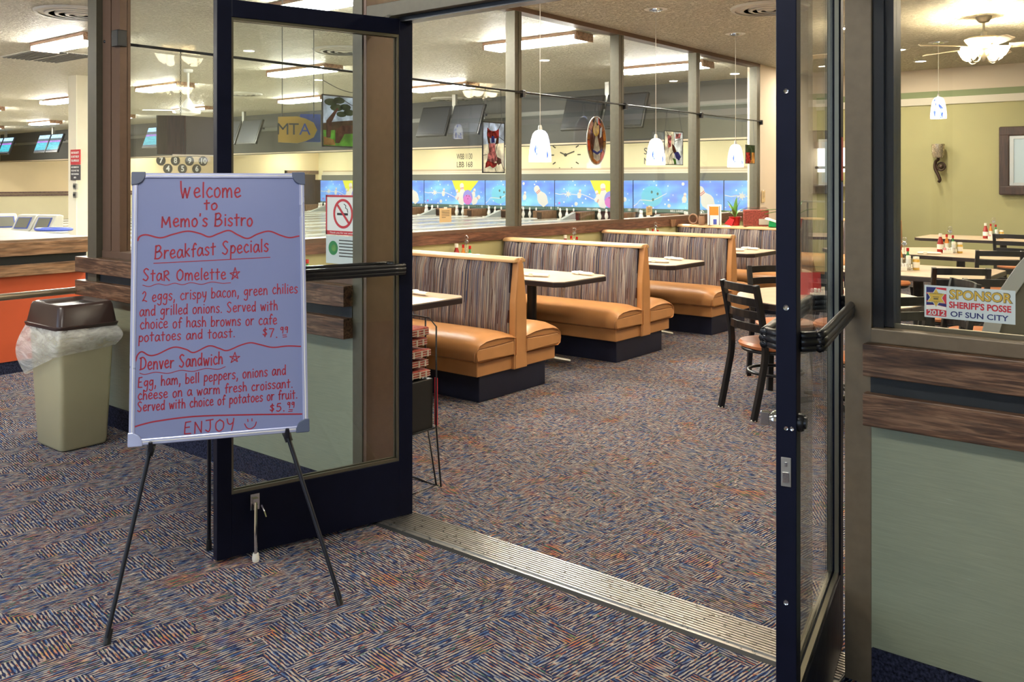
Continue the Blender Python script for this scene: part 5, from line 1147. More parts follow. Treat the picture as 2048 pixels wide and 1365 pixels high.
DL = [(-3.3,11.6,'round recessed downlight left of the short pendant'),(-3.4,12.9,'far recessed downlight near the olive wall'),(-0.9,8.6,'recessed downlight at the top left corner of the right window'),(-4.6,12.6,'recessed downlight seen through the right door glass'),
      (-3.4,4.3,'added fill downlight over the aisle just inside the doorway'),(-3.3,6.2,'added fill downlight over the aisle beside the second booth'),(-3.3,9.6,'added fill downlight over the aisle beside the farthest booth'),(-1.2,4.0,'added fill downlight inside the right door'),  # from this row on: downlights added to brighten the bistro
      (-1.0,6.6,'added fill downlight right of the round table'),(-0.9,11.2,'added fill downlight near the right end of the far tables'),(0.8,4.6,'added fill downlight far right inside the window'),(0.9,9.2,'added fill downlight far right over the dining tables')]
dl_l = bpy.data.lights.new('downlight_beam', 'AREA'); dl_l.shape = 'DISK'; dl_l.size = 0.12; dl_l.energy = 15; dl_l.color = (1.0, 0.88, 0.70)
for x, y, l in DL:
    t = thing('downlight', l, 'downlight', (x, y, ZC), 0, 'recessed downlights')
    MB().lathe([(0.075,0),(0.095,-0.004),(0.095,-0.008),(0.07,-0.010),(0.065,-0.004)], 0, 0, 24).build('trim_ring', 'white_paint', t, smooth='auto'); MB().lathe([(0.001,-0.001),(0.066,-0.001),(0.066,-0.005),(0.001,-0.005)], 0, 0, 24).build('lamp', 'downlight', t)
    lo = bpy.data.objects.new('downlight_beam', dl_l); COL.objects.link(lo); lo.parent = t; lo.location = (0, 0, -0.014)

# ================================================================== BOWLING HALL BACKGROUND
def pin_outline(s_=1.0):
    R_ = [(0.0,0.0),(0.16,0.01),(0.20,0.12),(0.27,0.30),(0.25,0.45),(0.14,0.62),(0.115,0.70),(0.15,0.80),(0.15,0.90),(0.09,0.98),(0,1.0)]
    return [(r_*s_, z*s_) for r_, z in R_]+[(-r_*s_, z*s_) for r_, z in R_[-2:0:-1]]
def flat(parent, pts, cx, cz, rot, y, mat, name='printed_shape', d=0.002):
    c_, s_ = cos(rot), sin(rot)
    MB().prism([(cx+a*c_-b_*s_, y, cz+a*s_+b_*c_) for a, b_ in pts], (0, -d, 0)).build(name, mat, parent)
def print_pin(p, cx, cz, s_, rot, y):
    flat(p, pin_outline(s_), cx, cz, rot, y, 'print_white', 'printed_pin')
    for f_ in (0.66, 0.72):
        flat(p, [(-0.12*s_,f_*s_),(0.12*s_,f_*s_),(0.12*s_,(f_+.025)*s_),(-0.12*s_,(f_+.025)*s_)], cx, cz, rot, y-0.003, 'print_red', 'printed_band')
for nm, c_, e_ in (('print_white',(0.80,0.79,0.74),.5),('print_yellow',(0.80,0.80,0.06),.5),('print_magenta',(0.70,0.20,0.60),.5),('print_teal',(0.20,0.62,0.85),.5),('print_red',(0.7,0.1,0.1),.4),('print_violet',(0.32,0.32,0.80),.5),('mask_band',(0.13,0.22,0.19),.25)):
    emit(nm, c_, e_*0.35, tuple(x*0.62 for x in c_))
def mask_unit(i, kind, n0, n1):
    x0, x1 = XM[i+1], XM[i]; w_ = x1-x0
    lab = 'blue pin panel with %s, %s' % ('ball, pins and yellow burst' if kind == 'A' else 'leaning pin and pale sphere', ['rightmost, under the farthest pendant', 'second from the right', 'above lane numbers 9 and 10', 'lanes 7 and 8', 'just left of the first visible mullion', 'beside the left door jamb', 'farthest left, by the dark doorway'][i])
    t = thing('masking_panel', lab, 'lane panel', (x0, 27.16, 0.32), 0, None)
    box('panel_face', 0.012, -0.02, 0.13, w_-0.012, 0.03, 1.095, 'stars', t); box('number_band', 0.012, -0.022, 0, w_-0.012, 0.03, 0.13, 'mask_band', t)
    box('edge_strip', -0.012, -0.03, -0.30, 0.012, 0.03, 1.1, 'black', t)
    Y = -0.024
    if kind == 'A':
        flat(t, [(1.30,0.32),(0.95,1.0),(1.70,1.0)], 0.65, 0.10, 0, Y, 'print_yellow'); flat(t, [(0,0),(-0.75,0.62),(0.65,0.62)], 2.4, 0.47, 0, Y-0.001, 'print_yellow')
        flat(t, [(0.26*cos(a), 0.30*sin(a)) for a in [k*pi/12 for k in range(24)]], 2.47, 0.42, 0, Y-0.006, 'print_violet'); flat(t, [(0.23*cos(a), 0.20*sin(a)) for a in [k*pi/12 for k in range(24)]], 2.46, 0.33, 0, Y-0.009, 'print_magenta')
        for a_, b_ in ((2.42,.48),(2.55,.47),(2.48,.36)): flat(t, [(0.02*cos(k), 0.025*sin(k)) for k in range(6)], a_, b_, 0, Y-0.012, 'ink')
        print_pin(t, 2.22, 0.28, 0.72, 0.12, Y-0.004); print_pin(t, 2.28, 0.17, 0.56, 1.05, Y-0.008); print_pin(t, 2.70, 0.18, 0.52, -0.95, Y-0.005); print_pin(t, 2.02, 0.35, 0.42, 0.4, Y-0.003); print_pin(t, 2.72, 0.4, 0.4, -0.35, Y-0.003); print_pin(t, 1.10, 0.45, 0.34, -0.2, Y-0.003)
        zz = [(0.03,0.62),(0.25,0.58),(0.45,0.61),(0.60,0.57),(0.75,0.60),(1.0,0.58),(1.25,0.60),(1.5,0.52),(1.7,0.44),(1.95,0.36)]
        flat(t, [(0.16*(1 if k % 2 else .4)*cos(k*pi/7), 0.16*(1 if k % 2 else .4)*sin(k*pi/7)) for k in range(14)], 0.62, 0.60, 0, Y-0.002, 'print_white')
        flat(t, [(0.08*cos(k), 0.08*sin(k)) for k in range(6)], 0.98, 0.24, 0, Y-0.002, 'print_white'); flat(t, [(0.05*cos(k), 0.05*sin(k)) for k in range(6)], 0.22, 0.26, 0, Y-0.002, 'print_magenta')
    else:
        flat(t, [(0.42*cos(a), 0.36*sin(a)) for a in [k*pi/14 for k in range(28)]], 0.75, 0.55, 0, Y, 'print_teal')
        for a_, b_ in ((0.75,.70),(0.98,.64),(0.80,.44)): flat(t, [(0.045*cos(k), 0.055*sin(k)) for k in range(6)], a_, b_, 0, Y-0.004, 'mask_band')
        zz = [(0.03,0.20),(0.15,0.28),(0.28,0.42),(0.45,0.42),(0.75,0.40),(1.0,0.50),(1.2,0.60),(1.33,0.66),(1.36,0.9)]
        print_pin(t, 3.02, 0.17, 0.88, 0.62, Y-0.004); print_pin(t, 1.98, 0.35, 0.34, -0.15, Y-0.003)
        flat(t, [(0.07*cos(k), 0.07*sin(k)) for k in range(6)], 1.42, 0.24, 0, Y-0.002, 'print_white'); flat(t, [(0.06*cos(k), 0.06*sin(k)) for k in range(6)], 1.95, 0.98, 0, Y-0.002, 'print_white')
    m = MB()
    for (a, b_), (c_, d_) in zip(zz, zz[1:]): m.add([(a,Y-0.005,b_-.014),(c_,Y-0.005,d_-.014),(c_,Y-0.005,d_+.014),(a,Y-0.005,b_+.014)], [(0,1,2,3)])
    m.build('printed_trail', 'print_white', t)
    for k in range(7): box('printed_line', 1.45 if kind == 'B' else 0.30, Y-0.001, 0.36+0.045*k, 1.72 if kind == 'B' else 0.55, Y-0.002, 0.372+0.045*k, 'print_violet', t)
    text('lettering', 'BELL LANES', 0.1, 'print_white', t, (w_*0.5, Y-0.004, 0.062), height=0.075, bold=0.004)
    text('lane_number', n0, 0.1, 'print_white', t, (0.16, Y-0.004, 0.065), height=0.10, bold=0.004); text('lane_number', n1, 0.1, 'print_white', t, (w_-0.16, Y-0.004, 0.065), height=0.10, bold=0.004)
    for a in (0.34, 0.44, w_-0.44, w_-0.34): box('arrow_mark', a-0.02, Y, 0.045, a+0.02, Y-0.002, 0.085, 'ink', t)
nums = [('15','16'),('13','14'),('11','12'),('9','10'),('7','8'),('5','6'),('3','4')]
# the unit from XM[i+1] to XM[i]
kinds = ['A','B','A','B','A','B','A']
nums = [('13','14'),('11','12'),('9','10'),('7','8'),('5','6'),('3','4'),('1','2')]
kinds = ['A','B','A','B','A','B','A']
for i in range(7):
    mask_unit(i, kinds[i], nums[i][0], nums[i][1])
# dark opening, dividers, ramps, pins under the panels
box('trim_4', -33.6, 27.19, 0, -9.77, 27.34, 0.32, 'dark_recess', kind='structure')
pin0 = None; kb0 = None; rp0 = None
PP = [(0.001,0),(0.026,0.0),(0.033,0.04),(0.058,0.11),(0.056,0.15),(0.030,0.24),(0.023,0.27),(0.030,0.31),(0.031,0.345),(0.018,0.372),(0.001,0.38)]
for i in range(7):
    for h in (0, 1):
        cx = XM[i+1]+h*1.705+0.765
        for r_ in range(3):
            for c_ in range(r_+1):
                px, py = cx+(c_-r_/2)*0.305, 26.45+r_*0.20
                if pin0 is None:
                    pin0 = thing('bowling_pin', 'white bowling pin with a red neck stripe racked at the end of a lane', 'bowling pin', (px, py, 0.03), 0, 'racked bowling pins')
                    MB().lathe(PP, 0, 0, 10).build('pin_body', 'pin_white', pin0, smooth='auto'); MB().lathe([(0.0265,0.256),(0.0265,0.266)], 0, 0, 10).build('neck_stripe', 'foil_red', pin0)
                else: dup(pin0, (px, py, 0.03))
    for k, dx in enumerate((-0.087, 1.618)):
        if kb0 is None:
            kb0 = thing('kickback', 'wooden side wall between two pin decks', 'partition', (XM[i+1]+dx, 26.2, 0), 0, 'wooden partitions between the pin decks')
            box('panel', -0.21, 0, 0, 0.21, 0.90, 0.31, 'kickback_wood', kb0, 0.006); box('dark_end', -0.02, -0.02, 0.03, 0.19, 0.0, 0.26, 'dark_wood', kb0)
        else: dup(kb0, (XM[i+1]+dx, 26.2, 0))
    # ball return ramp, pale slanted hood
    if rp0 is None:
        rp0 = thing('ball_return_hood', 'pale grey slanted ball return hood between lane pairs', 'hood', (XM[i+1]+1.70, 25.25, 0), 0, 'ball return hoods')
        MB().prism([(-0.17,0,0.055),(-0.17,0.85,0.30),(-0.17,0.85,0.052),(-0.17,0,0.052)], (0.15,0,0)).build('hood', 'machine_grey', rp0, bevel=0.01); box('nose', -0.16, -0.06, 0.052, -0.03, 0.0, 0.10, 'white_paint', rp0, 0.01)
    else: dup(rp0, (XM[i+1]+1.70, 25.25, 0))
# doorway at the end of the lanes, left
dw = structure('door_3'); box('frame', -33.95, 27.1, 0, -33.6, 27.2, 1.45, 'dark_wood', dw)
box('white_edge', -33.97, 25.5, 0, -33.93, 25.6, 1.74, 'white_paint', dw); box('leaf', -33.96, 25.6, 0, -33.93, 27.1, 1.70, 'dark_wood', dw)
# wall clock
t = thing('wall_clock', 'rimless wall clock of dark tick marks on the far cream wall', 'clock', (-19.65, 27.34, 2.372))
for k in range(12):
    a = k*pi/6; box_ = MB().box(0.54, -0.012, -0.02, 0.68, 0, 0.02)
    box_.xf(Matrix.Rotation(-a, 4, 'Y')); box_.build('hour_mark', 'ink_grey', t)
MB().lathe([(0.001,0),(0.06,0),(0.06,-0.03),(0.001,-0.03)], 0, 0, 16, axis='Y').build('hub', 'ink_grey', t)
for a, l_ in ((R(17), 0.42), (R(158), 0.26)): MB().box(0,-0.025,-0.02,l_,-0.012,0.02).xf(Matrix.Rotation(-a, 4, 'Y')).build('hand', 'ink_grey', t)
def letters(label, rows, x, z, h_, dz, wid, name='wall_lettering'):
    t = thing(name, label, 'lettering', (x, 27.345, z))
    for k, r_ in enumerate(rows): text('lettering', r_, 0.3, 'ink_grey', t, (0, 0, -k*dz), height=h_, width=wid, bold=0.001, extrude=0.001)
letters('black letters WBB 1130 over LBB 168 left of the cat panel', ['WBB 1130', 'LBB 168'], -24.72, 2.39, 0.23, 0.33, 0.86)
letters('black score letters SCB over NOV on the cream wall left of the second pendant', ['SCB', 'NOV'], -16.02, 2.43, 0.23, 0.34, 0.56)
# pin indicator numbers on the side wall
t = thing('pin_indicator', 'two rows of round black pin numbers on the cream side wall', 'indicator', (-33.99, 20.3, 0))
for k, (n_, yy, zz) in enumerate([('7',-0.95,2.23),('8',-0.32,2.23),('9',0.32,2.23),('10',0.95,2.23),('4',-0.65,1.90),('5',0,1.90),('6',0.65,1.90)]):
    disc = MB().lathe([(0.001,0),(0.20,0),(0.20,0.02),(0.001,0.02)], 0, 0, 20, axis='X').build('disc', 'ink' if n_ == '7' else 'ink_grey', t); disc.location = (0, yy, zz)
    text('number', n_, 0.2, 'sign_white', disc, (0.022, 0, 0), (pi/2, 0, pi/2), height=0.24, bold=0.006)
# score screens on posts
def screen_pair(x, on, label):
    t = thing('score_screens', label, 'screen', (x, 12.45, ZC), 0, 'overhead score screens')
    box('post', -0.04, -0.03, -0.52, 0.04, 0.03, 0, 'steel', t); box('cross_bar', -0.80, -0.03, -0.44, 0.80, 0.0, -0.40, 'screen_dark', t)
    for s_ in (-1, 1):
        c = bpy.data.objects.new('screen', None); 
        m = MB().box(-0.38,-0.03,-0.30,0.38,0.03,0.30); o = m.build('screen_case', 'black', t, bevel=0.01); o.location = (s_*0.41, -0.12, -0.50); o.rotation_euler = (R(-20), 0, 0)
        s2 = MB().box(-0.35,-0.036,-0.26,0.35,-0.031,0.27).build('display', 'screen' if on else 'screen_dark', o)
    return t
SX = [(-8.1,0),(-11.5,0),(-14.85,0),(-18.2,0),(-21.6,1),(-24.6,1),(-28.0,1),(-31.4,1)]
on0 = off0 = None
lbl = ['dark pair of overhead score screens above the oval glass hanging','dark pair of overhead score screens left of the cat panel','dark pair of overhead screens behind the left door hinge stile','dark pair of overhead screens behind the yellow sign',
       'lit pair of score screens hidden behind the boxed picture','lit pair of score screens just right of the corner post','lit pair of score screens left of the cream column','lit pair of score screens at the left edge of the picture']
for (x, on), l in zip(SX, lbl):
    pr0 = on0 if on else off0
    if pr0 is None:
        o = screen_pair(x, on, l)
        if on: on0 = o
        else: off0 = o
    else: dup(pr0, (x, 12.45, ZC), 0, l)
# column with signs
co = structure('trim_5', (0,0,0)); box('column', -14.08, 6.50, 0, -13.83, 7.3, ZC, 'column_paint', co); box('column_face', -14.085, 6.49, 0, -13.825, 6.50, ZC, 'column_edge', co)
t = thing('column_sign', 'red warning sign with white lettering on the cream column', 'sign', (-13.82, 6.47, 1.775))
box('plate', -0.13, -0.01, -0.115, 0.17, 0.005, 0.115, 'sign_red', t)
for k, s_ in enumerate(['FOR YOUR SAFETY', 'DO NOT PASS UP', 'THE APPROACH']): text('lettering', s_, 0.05, 'sign_white', t, (0.02, -0.012, 0.065-0.06*k), width=0.25, height=0.035, bold=0.001)
t = thing('column_sign', 'black sign with white lettering under the red one on the cream column', 'sign', (-13.82, 6.47, 1.54))
box('plate', -0.13, -0.01, -0.115, 0.17, 0.005, 0.115, 'sign_charcoal', t)
for k, s_ in enumerate(['NO DRINKS OR', 'FOOD PAST THIS', 'POINT IN BOWLING', 'AREA']): text('lettering', s_, 0.05, 'sign_white', t, (0.02, -0.012, 0.08-0.052*k), width=0.24 if k < 3 else 0.08, height=0.028, bold=0.001)
for k, z in enumerate((1.33, 1.20)):
    t = thing('wall_switch', ['grey switch plate under the column signs', 'grey outlet with a plug low on the column under the switch'][k], 'switch', (-13.80, 6.46, z))
    box('plate', -0.05, -0.01, -0.045, 0.06, 0.02, 0.045, 'steel', t, 0.004); box('toggle', -0.02, -0.025, -0.02, 0.02, -0.01, 0.02, 'screen_dark', t, 0.003)

# counter with orange front
ct = thing('service_counter', 'wood-edged counter with an orange front and brass rail left of the corner post', 'counter', (-7.06, 0, 0))
box('counter_top', -1.5, 1.2, 0.955, 0.06, 3.38, 0.985, 'pale_wood', ct, 0.004)
box('upper_board', 0.02, 1.2, 0.865, 0.075, 3.38, 0.965, 'counter_wood', ct, 0.003); box('recess', 0.0, 1.2, 0.80, 0.03, 3.38, 0.865, 'dark_recess', ct)
box('lower_board', 0.02, 1.2, 0.715, 0.06, 3.38, 0.80, 'counter_wood', ct, 0.003)
box('front_panel', -0.02, 1.2, 0.09, 0.02, 3.38, 0.80, 'orange_panel', ct); box('base', -0.03, 1.2, 0, 0.015, 3.38, 0.09, 'carpet_dark', ct); box('body', -1.45, 1.22, 0, -0.02, 3.36, 0.95, 'counter_wood', ct)
MB().tube([(1.62, 1.2, 0.760), (1.62, 2.56, 0.762), (1.62,2.60,0.765)], 0.020, 12).build('hand_rail', 'brass_rail', ct, smooth='auto')
for y in (1.3,): MB().tube([(1.62, y, 0.0), (1.62, y, 0.762)], 0.018, 10).build('rail_post', 'brass_rail', ct, smooth=True)
# lane consoles
def console(x, y, rz, s_, label):
    t = thing('lane_console', label, 'console', (x, y, -0.0), rz, 'bowling lane consoles'); k = s_
    MB().prism([(-0.17,-0.22*k,0.60),(-0.17,0.16*k,0.60),(-0.17,0.18*k,0.87),(-0.17,0.10*k,0.89),(-0.17,0.02*k,0.88),(-0.17,-0.12*k,0.67)], (0.34,0,0)).build('housing', 'console_grey', t, bevel=0.015, seg=3)
    m = MB().box(-0.12,-0.006,0.0,0.12,0.0,0.20); m.xf(Matrix.Translation((0,-0.125*k,0.675)) @ Matrix.Rotation(R(-33), 4, 'X')); m.build('screen_bezel', 'console_blue', t)
    m = MB().box(-0.105,-0.010,0.012,0.105,-0.005,0.188); m.xf(Matrix.Translation((0,-0.125*k,0.675)) @ Matrix.Rotation(R(-33), 4, 'X')); m.build('screen', 'console_screen', t)
    box('keypad', -0.15, -0.22*k, 0.615, 0.15, -0.13*k, 0.635, 'console_grey', t, 0.01); box('stand', -0.06, -0.05, 0, 0.06, 0.05, 0.60, 'console_grey', t)
    return t
k1 = console(-14.40, 6.30, R(28), 1.0, 'grey lane console with a tilted screen, right one of the pair at the left edge')
dup(k1, (-14.78, 6.16, 0), R(28), 'grey lane console, left one of the pair behind the counter')
dup(k1, (-15.4, 6.1, 0), R(80), 'lane console seen from behind, left of the pair')
for k, (x, y) in enumerate([(-16.1, 6.05), (-13.25, 5.9)]):
    t = thing('ball_return', ['blue and grey ball return at the far left edge', 'blue and grey ball return right of the lane consoles'][k], 'ball return', (x, y, 0), R(20))
    MB().rings([[(0.24*cos(a)*s_, 0.18*sin(a)*s_, z) for a in [j*pi/10 for j in range(20)]] for s_, z in ((0.9,0.0),(1,0.4),(1,0.62),(0.9,0.68),(0.5,0.71))]).build('body', 'console_grey', t, smooth='auto'); MB().tube([(0.26*cos(a), 0.20*sin(a), 0.72) for a in [j*pi/10 for j in range(20)]], 0.02, 8, loop=True).build('rim', 'console_blue', t, smooth=True)

# ================================================================== THINGS ON THE FARTHEST BOOTH BACK AND THE END WALL
ZT = 0.905; YT = Y1+3*SP-0.05
t = thing('drink_carton', 'white and blue display carton with a red picture on the farthest booth back', 'carton', (-4.76, YT, ZT), R(38))
box('carton', -0.075, -0.03, 0, 0.075, 0.03, 0.235, 'white_paint', t, 0.002); box('picture', -0.062, -0.0315, 0.115, 0.04, -0.030, 0.215, 'hot_orange', t); box('frame_print', -0.066, -0.0312, 0.0, -0.058, -0.030, 0.22, 'navy', t); box('blue_mark', -0.02, -0.032, 0.01, 0.02, -0.030, 0.07, 'console_blue', t); box('blue_edge', 0.045, -0.0315, 0.0, 0.052, -0.030, 0.22, 'navy', t)
t = thing('wrapped_box', 'clear-wrapped box of red patterned goods on the farthest booth back', 'box', (-4.28, YT+0.05, ZT), R(30))
box('box', -0.135, -0.05, 0.0, 0.135, 0.05, 0.185, 'news_red', t, 0.006); box('label', 0.03, -0.0515, 0.02, 0.14, -0.050, 0.085, 'cap_white', t)
MB().rings([[(x*1.02, y*1.05, z) for x, y in ((-0.137,-0.05),(0.137,-0.05),(0.137,0.05),(-0.137,0.05))] for z in (0,0.19)]+[[(x, y, 0.215) for x, y in ((-0.10,-0.008),(0.11,-0.012),(0.11,0.01),(-0.10,0.01))]]).build('wrapping', 'edge_glass', t)
def plant(x, y, label, leaves, pot='foil_red'):
    t = thing('potted_plant', label, 'plant', (x, y, ZT), 0, None)
    MB().lathe([(0.001,0),(0.050,0.002),(0.062,0.08),(0.075,0.10),(0.068,0.10),(0.055,0.085),(0.001,0.085)], 0, 0, 14).build('pot', pot, t, smooth='auto')
    MB().prism([(-0.10,-0.07,0.02),(0.0,-0.085,0.0),(0.03,-0.08,0.07),(-0.03,-0.075,0.09)], (0,0.01,0)).build('foil_wrap', pot, t)
    for az, ln_, cv_, w__ in leaves:
        rg = []; c_, s_ = cos(az), sin(az); n = 9
        for k in range(n):
            u = k/(n-1); r_ = cv_*ln_*u**1.6; z = 0.08+ln_*(u-(0.65*cv_)*u*u*1.0); ww = w__*sin(pi*min(1, 0.12+0.88*u)*0.98)+0.001
            rg.append([(c_*r_-s_*ww, s_*r_+c_*ww, z+0.004), (c_*r_, s_*r_, z-0.003), (c_*r_+s_*ww, s_*r_-c_*ww, z+0.004), (c_*r_, s_*r_, z+0.001)])
        MB().rings(rg).build('leaf', 'leaf_green', t, smooth='auto')
plant(-4.52, YT+0.03, 'spiky bromeliad in red foil on the farthest booth back', [(0.3,.24,.25,.020),(1.2,.20,.7,.018),(2.2,.22,.6,.018),(3.2,.20,.9,.018),(4.0,.26,.35,.022),(4.9,.20,.7,.018),(5.6,.26,.15,.024),(0.9,.27,.1,.022),(2.9,.24,.45,.02)])
plant(-3.80, YT+0.03, 'arching green plant in red foil next to the black door stile', [(3.6,.34,1.1,.012),(3.1,.30,1.25,.011),(0.5,.26,.8,.011),(2.5,.22,.6,.011),(4.5,.30,.3,.012),(5.2,.24,.5,.011),(1.2,.28,.35,.012)])
t = thing('foil_bow', 'crumpled green foil wrap beside the arching plant', 'foil', (-4.03, YT, ZT)); MB().prism([(-0.06,-0.05,0.0),(0.06,-0.05,0.0),(0.09,-0.05,0.03),(-0.05,-0.05,0.09)], (0,0.05,0)).build('foil', 'foil_green', t, bevel=0.008)
MB().prism([(-0.10,-0.06,0.09),(0.10,-0.06,0.035),(0.10,-0.055,0.045),(-0.08,-0.055,0.105)], (0,0.05,0)).build('foil_edge', 'paper', t)
t = thing('wicker_basket', 'small brown wicker basket on the window sill left of the display carton', 'basket', (-5.02, YT-0.02, ZT)); MB().tube([(0.055*cos(a), 0, 0.065+0.055*sin(a)) for a in [k*pi/8 for k in range(16)]], 0.010, 8, loop=True).build('hoop', 'basket', t, smooth=True)
MB().lathe([(0.001,0),(0.035,0.002),(0.040,0.05),(0.034,0.10),(0.028,0.10)], 0.11, 0, 12).build('cup', 'basket', t, smooth='auto'); MB().tube([(0.08,0,0.10),(0.085,0,0.15),(0.11,0,0.17),(0.135,0,0.15),(0.14,0,0.10)], 0.003, 6).build('handle', 'steel', t, smooth=True)
# sconce, framed mirror, pass-through on the far olive wall
t = thing('wall_sconce', 'iron scroll candle sconce with a mottled glass cup on the olive wall', 'sconce', (-3.42, 13.93, 1.40))
MB().lathe([(0.001,0.345),(0.068,0.346),(0.085,0.40),(0.088,0.54),(0.084,0.54),(0.078,0.37)], 0, -0.06, 18).build('cup', 'mercury_glass', t, smooth='auto')
MB().tube(spline([(0,-0.03,0.0),(0.02,-0.04,0.03),(-0.005,-0.04,0.10),(-0.05,-0.03,0.20),(-0.04,-0.03,0.29),(0.0,-0.05,0.32),(0,-0.06,0.35)], 4), 0.022, 8).build('scroll_arm', 'sconce_iron', t, smooth=True)
MB().tube([(0.03+0.055*cos(a), -0.03, 0.22+0.055*sin(a)) for a in [k*pi/7 for k in range(14)]], 0.014, 8, loop=True).lathe([(0.03,-0.02),(0.035,0.0),(0.03,0.02)], 0.03, -0.03, 12, axis='Y', cz=0.22).build('scroll_ring', 'sconce_iron', t, smooth=True)
t = thing('framed_mirror', 'large dark wood framed mirror on the olive wall at the right edge', 'mirror', (-2.10, 13.93, 1.69))
for a in ((-0.55,-0.47,-0.42,0.47),(0.42,-0.47,0.55,0.47)): MB().box(a[0],-0.03,a[1],a[2],0.04,a[3]).build('frame_side', 'dark_wood', t, bevel=0.02, seg=3)
for a in ((-0.55,0.34,0.55,0.47),(-0.55,-0.47,0.55,-0.34)): MB().box(a[0],-0.032,a[1],a[2],0.04,a[3]).build('frame_rail', 'dark_wood', t, bevel=0.02, seg=3)
fm = MB().box(-0.42,-0.01,0.30,0.42,0.0,0.34).box(-0.42,-0.01,-0.34,0.42,0.0,-0.30).box(-0.42,-0.01,-0.30,-0.37,0.0,0.30).box(0.37,-0.01,-0.30,0.42,0.0,0.30); fm.build('inner_fillet', 'steel', t)
MB().box(-0.38,0.0,-0.31,0.38,0.01,0.31).build('mirror_glass', 'mirror_grey', t)
ps = structure('window_7'); box('opening', -5.2, 13.97, 1.55, -4.45, 13.99, 1.92, 'serving_light', ps); box('shelf', -5.22, 13.86, 1.33, -4.42, 13.98, 1.36, 'steel', ps); box('hood', -5.22, 13.88, 1.92, -4.42, 13.985, 2.02, 'tan_trim', ps); box('mid_rail', -5.22, 13.93, 1.60, -4.42, 13.975, 1.64, 'bronze', ps)
# menu card rack on the pier
note(11.95, 1.20, 0.12, 0.16, 'tan printed notice on the pier at the end of the windows', x=XB+0.03, ln_=6)
# small bouquet and napkin on the sill: wooden bracket
tag(MB().prism([(XB+0.02, 9.35, 0.88),(XB+0.02, 9.42, 0.88),(XB+0.02, 9.46, 0.965),(XB+0.02, 9.33, 0.965)], (0.02,0,0)).build('sill_clip', 'kickback_wood'), 'small pale wooden clip on the brown sill board above the third booth', 'clip')

# ================================================================== STICKERS ON THE GLASS
t = thing('sponsor_sticker', 'white sponsor sticker with gold star badge on the right window', 'sticker', (-0.687, 2.645, 1.133), 0)
SW, SH = 0.222, 0.088
sk = thing; box('backing', 0, -0.0012, -SH, SW, 0, 0, 'sticker_white', t)
box('flag_field', 0.005, -0.0016, -SH+0.005, 0.056, -0.0012, -0.005, 'sign_red', t)
def fl_(pts, mat, y): MB().prism([(a, y, b_) for a, b_ in pts], (0,-0.0004,0)).build('printed_shape', mat, t)
fl_([(0.005,-0.005),(0.030,-0.005),(0.026,-0.018),(0.005,-0.020)], 'navy', -0.0017); fl_([(0.030,-0.009),(0.056,-0.012),(0.056,-0.022),(0.028,-0.018)], 'sticker_white', -0.0017)
fl_([(0.005,-0.024),(0.015,-0.026),(0.013,-0.040),(0.005,-0.042)], 'navy', -0.0017); fl_([(0.005,-0.046),(0.056,-0.048),(0.056,-0.056),(0.030,-0.052),(0.005,-0.054)], 'navy', -0.0017)
fl_([(0.005,-0.055),(0.030,-0.053),(0.056,-0.057),(0.056,-0.066),(0.030,-0.064),(0.005,-0.067)], 'cap_white', -0.0018)
def star(r0, r1, cx, cz, n=6, sz=1.0): return [(cx+(r0 if k % 2 == 0 else r1)*sin(pi*k/n), cz+(r0 if k % 2 == 0 else r1)*sz*cos(pi*k/n)) for k in range(2*n)]
fl_(star(0.0265,0.0155,0.030,-0.033), 'sticker_white', -0.0022); fl_(star(0.0245,0.0135,0.030,-0.033), 'gold', -0.0026)
fl_([(0.022,-0.030),(0.038,-0.030),(0.038,-0.0315),(0.022,-0.0315)], 'gold_dark', -0.0030); fl_([(0.024,-0.034),(0.036,-0.034),(0.036,-0.038),(0.024,-0.038)], 'gold_dark', -0.0030)
text('lettering', 'MARICOPA', 0.01, 'gold_dark', t, (0.030, -0.0032, -0.022), width=0.030, height=0.0042, extrude=0.0001); text('lettering', 'COUNTY', 0.01, 'gold_dark', t, (0.030, -0.0032, -0.0445), width=0.022, height=0.0042, extrude=0.0001)
text('lettering', '2012', 0.02, 'sticker_white', t, (0.031, -0.0024, -0.0745), width=0.044, height=0.0135, bold=0.0004, extrude=0.0002)
text('lettering', 'SPONSOR', 0.03, 'gold_dark', t, (0.1385, -0.0014, -0.0220), width=0.154, height=0.0278, bold=0.0015, extrude=0.0002)
text('lettering', 'SPONSOR', 0.03, 'gold', t, (0.1385, -0.0019, -0.0220), width=0.149, height=0.0245, bold=0.0006, extrude=0.0002)
text('lettering', "SHERIFF'S POSSE", 0.03, 'sign_red', t, (0.1375, -0.0016, -0.0500), width=0.150, height=0.0185, bold=0.0010, extrude=0.0002)
text('lettering', 'OF SUN CITY', 0.03, 'navy', t, (0.1355, -0.0016, -0.0745), width=0.140, height=0.0150, bold=0.0005, extrude=0.0002)
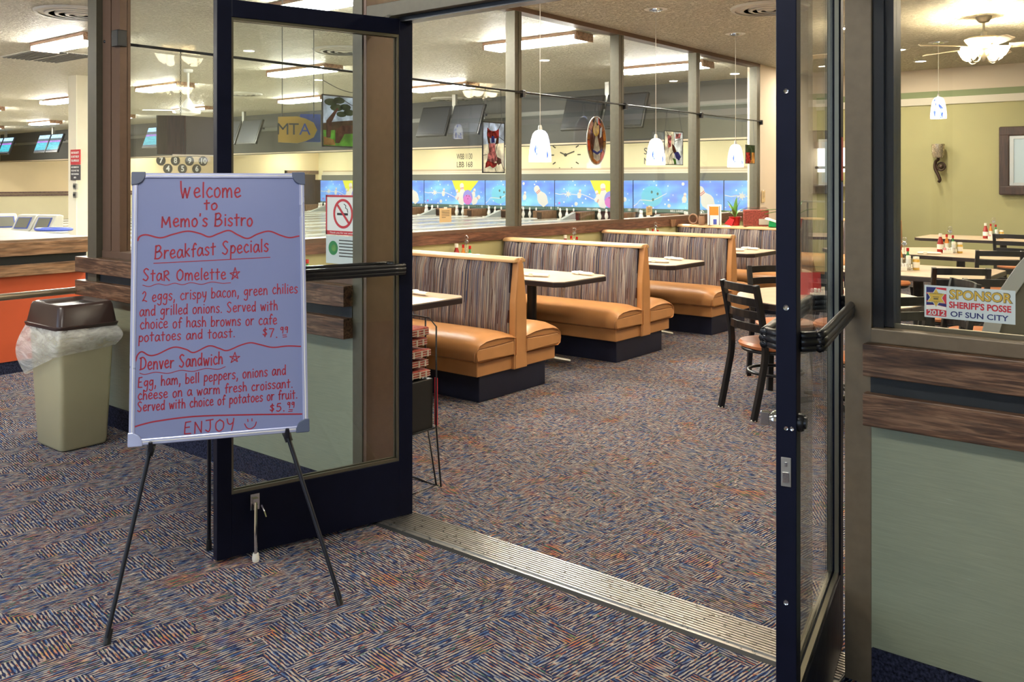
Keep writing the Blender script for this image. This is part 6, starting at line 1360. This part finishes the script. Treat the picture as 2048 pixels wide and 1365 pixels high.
t = thing('no_smoking_sign', 'red bordered no smoking sign on the glass beside the left door jamb', 'sign', (-3.233, 2.644, 1.355))
box('sheet', 0, -0.0015, -0.178, 0.235, 0, 0, 'sign_white', t)
m = MB().box(0,-0.003,-0.009,0.235,-0.0015,0).box(0,-0.003,-0.178,0.235,-0.0015,-0.160).box(0,-0.003,-0.178,0.008,-0.0015,0).box(0.227,-0.003,-0.178,0.235,-0.0015,0); m.build('border', 'sign_red', t)
MB().rings([[(0.118+r_*1.0*cos(a), y, -0.083+r_*sin(a)) for r_, y in ((0.066,-0.003),(0.055,-0.003),(0.055,-0.0015),(0.066,-0.0015))] for a in [k*pi/16 for k in range(33)]], caps=False).build('prohibition_ring', 'sign_red', t)
MB().prism([(0.072,-0.004,-0.043),(0.080,-0.004,-0.036),(0.164,-0.004,-0.123),(0.156,-0.004,-0.130)], (0,0.001,0)).build('slash', 'sign_red', t)
box('cigarette', 0.078, -0.0027, -0.090, 0.150, -0.0015, -0.080, 'ink', t); MB().tube([(0.150,-0.002,-0.077),(0.146,-0.002,-0.062),(0.135,-0.002,-0.058),(0.136,-0.002,-0.046),(0.124,-0.002,-0.040)], 0.0018, 5).build('smoke_line', 'ink_grey', t)
text('lettering', 'Thank you for not smoking', 0.02, 'sign_white', t, (0.118, -0.0034, -0.169), width=0.18, height=0.011, extrude=0.0001)
t = thing('window_notice', 'pale notice with a green round logo below the no smoking sign', 'notice', (-3.233, 2.644, 1.172))
box('sheet', 0, -0.0012, -0.125, 0.235, 0, 0, 'sticker_white', t); MB().lathe([(0.001,0),(0.032,0),(0.032,-0.0006),(0.001,-0.0006)], 0.05, -0.0012, 20, axis='Y', cz=-0.055).build('logo', 'green', t); MB().lathe([(0.001,0),(0.016,0),(0.016,-0.0006),(0.001,-0.0006)], 0.055, -0.0019, 16, axis='Y', cz=-0.055).build('logo_centre', 'leaf_green', t)
m = MB()
for k in range(6): m.box(0.09, -0.0018, -0.022-0.014*k, 0.215-0.01*(k % 3), -0.0012, -0.017-0.014*k)
m.build('print', 'ink_grey', t)
